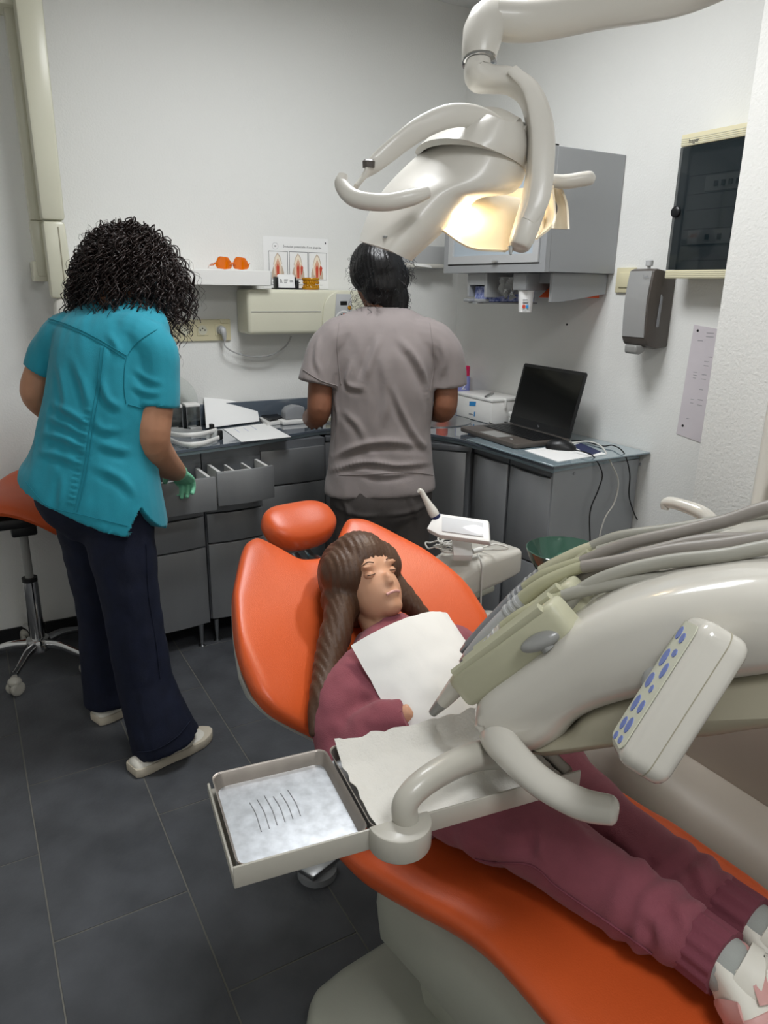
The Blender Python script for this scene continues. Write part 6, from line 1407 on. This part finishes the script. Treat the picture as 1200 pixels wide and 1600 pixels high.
# hoodie
hb_ = new(); R_ = []
for s, hw, hdp, n in ((.14, .135, .085, .08), (.19, .145, .09, .085), (.26, .15, .09, .085), (.36, .155, .09, .085), (.425, .135, .075, .08), (.455, .075, .06, .08), (.47, .055, .05, .085)): R_.append(ring(bkp(s, 0, n), CW, BN, hw, hdp, 28, 2.3))
loft(hb_, R_)
for sg in (-1, 1): limb(hb_, [bkp(.405, .085 * sg, .075), bkp(.385, .145 * sg, .07), bkp(.33, .185 * sg, .06), bkp(.285, .198 * sg, .058), chp(.24, .16 * sg, .638), chp(.2, .1 * sg, .668)], [.058, .06, .054, .052, .042, .034], 18)
hb_ = fuse(hb_, .007, 4); folds(hb_, lambda c: .006 * nz(c.x * 18, c.y * 18, c.z * 22) + .003 * nz(c.x * 45, c.y * 30, c.z * 45)); put('sweatshirt', hb_, 'mauve', kid, angle=180)
# joggers
jg = new(); torso(jg, [(chp(.25, 0, .6), .125, .075, 0), (chp(.2, 0, .585), .145, .085, 0)], CW, CZ) if False else None
R_ = [ring(chp(s, 0, z), CW, CZ, hw, hh, 26, 2.4) for s, z, hw, hh in ((.3, .625, .12, .07), (.24, .60, .145, .085), (.15, .585, .15, .085), (.08, .58, .14, .07))]; loft(jg, R_)
limb(jg, [chp(.16, -.085, .585), chp(.06, -.095, .58), chp(-.06, -.066, .582), chp(-.18, -.042, .57), chp(-.28, -.022, .562), chp(-.335, -.012, .56)], [.085, .077, .068, .058, .055, .046], 20)
limb(jg, [chp(.16, .08, .578), chp(.05, .085, .582), chp(-.05, .078, .57), chp(-.17, .077, .556), chp(-.27, .082, .552), chp(-.325, .086, .55)], [.082, .08, .066, .054, .051, .044], 20)
jg = fuse(jg, .0065, 4)
def f_jog(c):
    d = c - CO; s = d.dot(CA); w = d.dot(CW); return .0055 * nz(s * 17 + w * 9, w * 15, c.z * 18) + .0045 * math.sin((s + .5 * w) * 120 + 3 * nz(s * 10, w * 10, 2)) * math.exp(-((s + .03) / .05) ** 2) * (w < .03) + .004 * math.sin((s) * 150 + 4 * nz(w * 20, s * 8, 1)) * math.exp(-((s + .28) / .05) ** 2)
folds(jg, f_jog); creases(jg, [([(838, 1285), (848, 1315), (845, 1350)], .008, .009), ([(880, 1275), (905, 1300), (930, 1330)], .005, .01), ([(935, 1285), (980, 1320), (1020, 1365)], .006, .011), ([(1010, 1420), (1030, 1450), (1035, 1490)], .006, .009), ([(1045, 1400), (1065, 1430), (1075, 1465)], .005, .008), ([(1080, 1345), (1095, 1370), (1100, 1400)], .006, .008), ([(760, 1290), (800, 1305), (835, 1300)], .005, .010)]); bv = BVHTree.FromBMesh(jg); jgo = put('joggers', jg, 'mauve', kid, angle=180)
seam(bv, [(690, 1325), (760, 1345), (830, 1352), (870, 1385), (950, 1440), (1020, 1490)], 'mauvedark', jgo, .0018)
for s0, w0, z0 in ((-.345, -.011, .558), (-.335, .086, .549)):
    b = new(); R_ = []
    for k in range(9):
        s = s0 + .016 - .05 * k / 8; R_.append([chp(s, w0, z0) + CW * ((.0455 + .0016 * math.sin(j * 6.283 * 14 / 84)) * math.cos(j * 6.283 / 84)) + CZ * ((.0445 + .0016 * math.sin(j * 6.283 * 14 / 84)) * math.sin(j * 6.283 / 84)) for j in range(84)])
    loft(b, R_); put('ribbed_cuff', b, 'mauvedark', jgo)
    b = new(); limb(b, [chp(s0 - .02, w0, z0), chp(s0 - .04, w0 + .001, z0 - .002), chp(s0 - .055, w0 + .002, z0 - .004)], [.038, .038, .037], 20); put('sock', b, 'sock', kid)
# shoes
for w0, z0, s0 in ((-.006, .558, -.4), (.09, .549, -.388)):
    td = (CW * .95 + CZ * .12 - CA * .28).normalized(); ud = (CZ * .62 + CA * .78); ud = (ud - td * ud.dot(td)).normalized()
    hp_ = chp(s0, w0, z0) - td * .045 - ud * .062
    b = new(); limb(b, [chp(s0 + .008, w0, z0), chp(s0 - .008, w0 + .003, z0 - .004), hp_ + td * .05 + ud * .055], [.041, .043, .042], 20); put('shoe_collar', b, 'shoewhite', kid)
    P, u = shoe(kid, hp_, td, ud, .18, .085, .098, 'shoewhite', 'pink')
    b = new(); tube(b, [tuple(P(.2, -.44, .03)), tuple(P(.24, -.42, .065)), tuple(P(.3, -.1, .09)), tuple(P(.3, .12, .09)), tuple(P(.24, .42, .065)), tuple(P(.2, .44, .03))], .011, 8, 5, ratio=.25, up=tuple(td)); put('ankle_strap', b, 'pink', u)
    b = new(); tube(b, [tuple(P(.02, -.3, .03)), tuple(P(-.012, 0, .035)), tuple(P(.02, .3, .03))], .014, 8, 5, ratio=.2, up=tuple(ud)); put('heel_patch', b, 'pink', u)
    b = new(); tube(b, [tuple(P(.68, -.46, .02)), tuple(P(.72, -.36, .038)), tuple(P(.74, 0, .046)), tuple(P(.72, .36, .038)), tuple(P(.68, .46, .02))], .012, 8, 5, ratio=.2, up=tuple(td)); put('toe_patch', b, 'pink', u)
# bib
rows = []
for i in range(15):
    v = i / 14; s = .435 - .175 * v; rows.append([tuple(bkp(s - .002 * nz(j, i, 2), -.125 + .25 * j / 20, .196 - .05 * abs(-1 + 2 * j / 20) ** 2.2 + .004 * nz(j * .6, i * .5, 1) + .01 * v)) for j in range(21)])
b = new(); sheet(b, rows, .0008); bib = put('paper_bib', b, 'paper', loc=tuple(bkp(.35, 0, .18)), angle=80); tag(bib, 'white paper bib spread over the chest of the child', 'bib')
for k in range(4):
    b = new(); j = 12 + k * 2; tube(b, [tuple(Vector(rows[i][j]) + BN * .0014 + CW * .006 * (i % 2)) for i in range(10, 15)], .0012, 5, 3); put('pink_print', b, 'redink', bib)
# hair of the child
b = new(); hc = bkp(.548, .005, .108); hq = lambda x, y, z: hc + (CW * x + kfw * y + kup * z)
for c_, r_ in ((hq(0, -.02, .03), .084), (hq(0, .018, .048), .066), (hq(-.038, .01, .03), .06), (hq(.04, .006, .03), .058), (hq(-.06, -.02, -.02), .045), (hq(.06, -.02, -.02), .04), (hq(0, -.045, -.01), .075)): ell(b, c_, (r_, r_, r_))
limb(b, [hq(-.055, -.01, -.0), hq(-.085, -.015, -.05), bkp(.44, -.145, .075), bkp(.39, -.195, .075), bkp(.345, -.235, .06)], [.04, .034, .03, .024, .008], 14); limb(b, [hq(.055, -.01, -.01), hq(.08, -.015, -.06), bkp(.44, .12, .09)], [.035, .028, .01], 14)
b = fuse(b, .005, 2); folds(b, lambda c: .0012 * math.sin(((c - CO).dot(CW) - .15 * (c - CO).dot(BT)) * 520 + 5 * nz(c.x * 9, c.y * 9, c.z * 9)) + .003 * nz(c.x * 30, c.y * 12, c.z * 12)); put('hair', b, 'hair3', kid, angle=180)
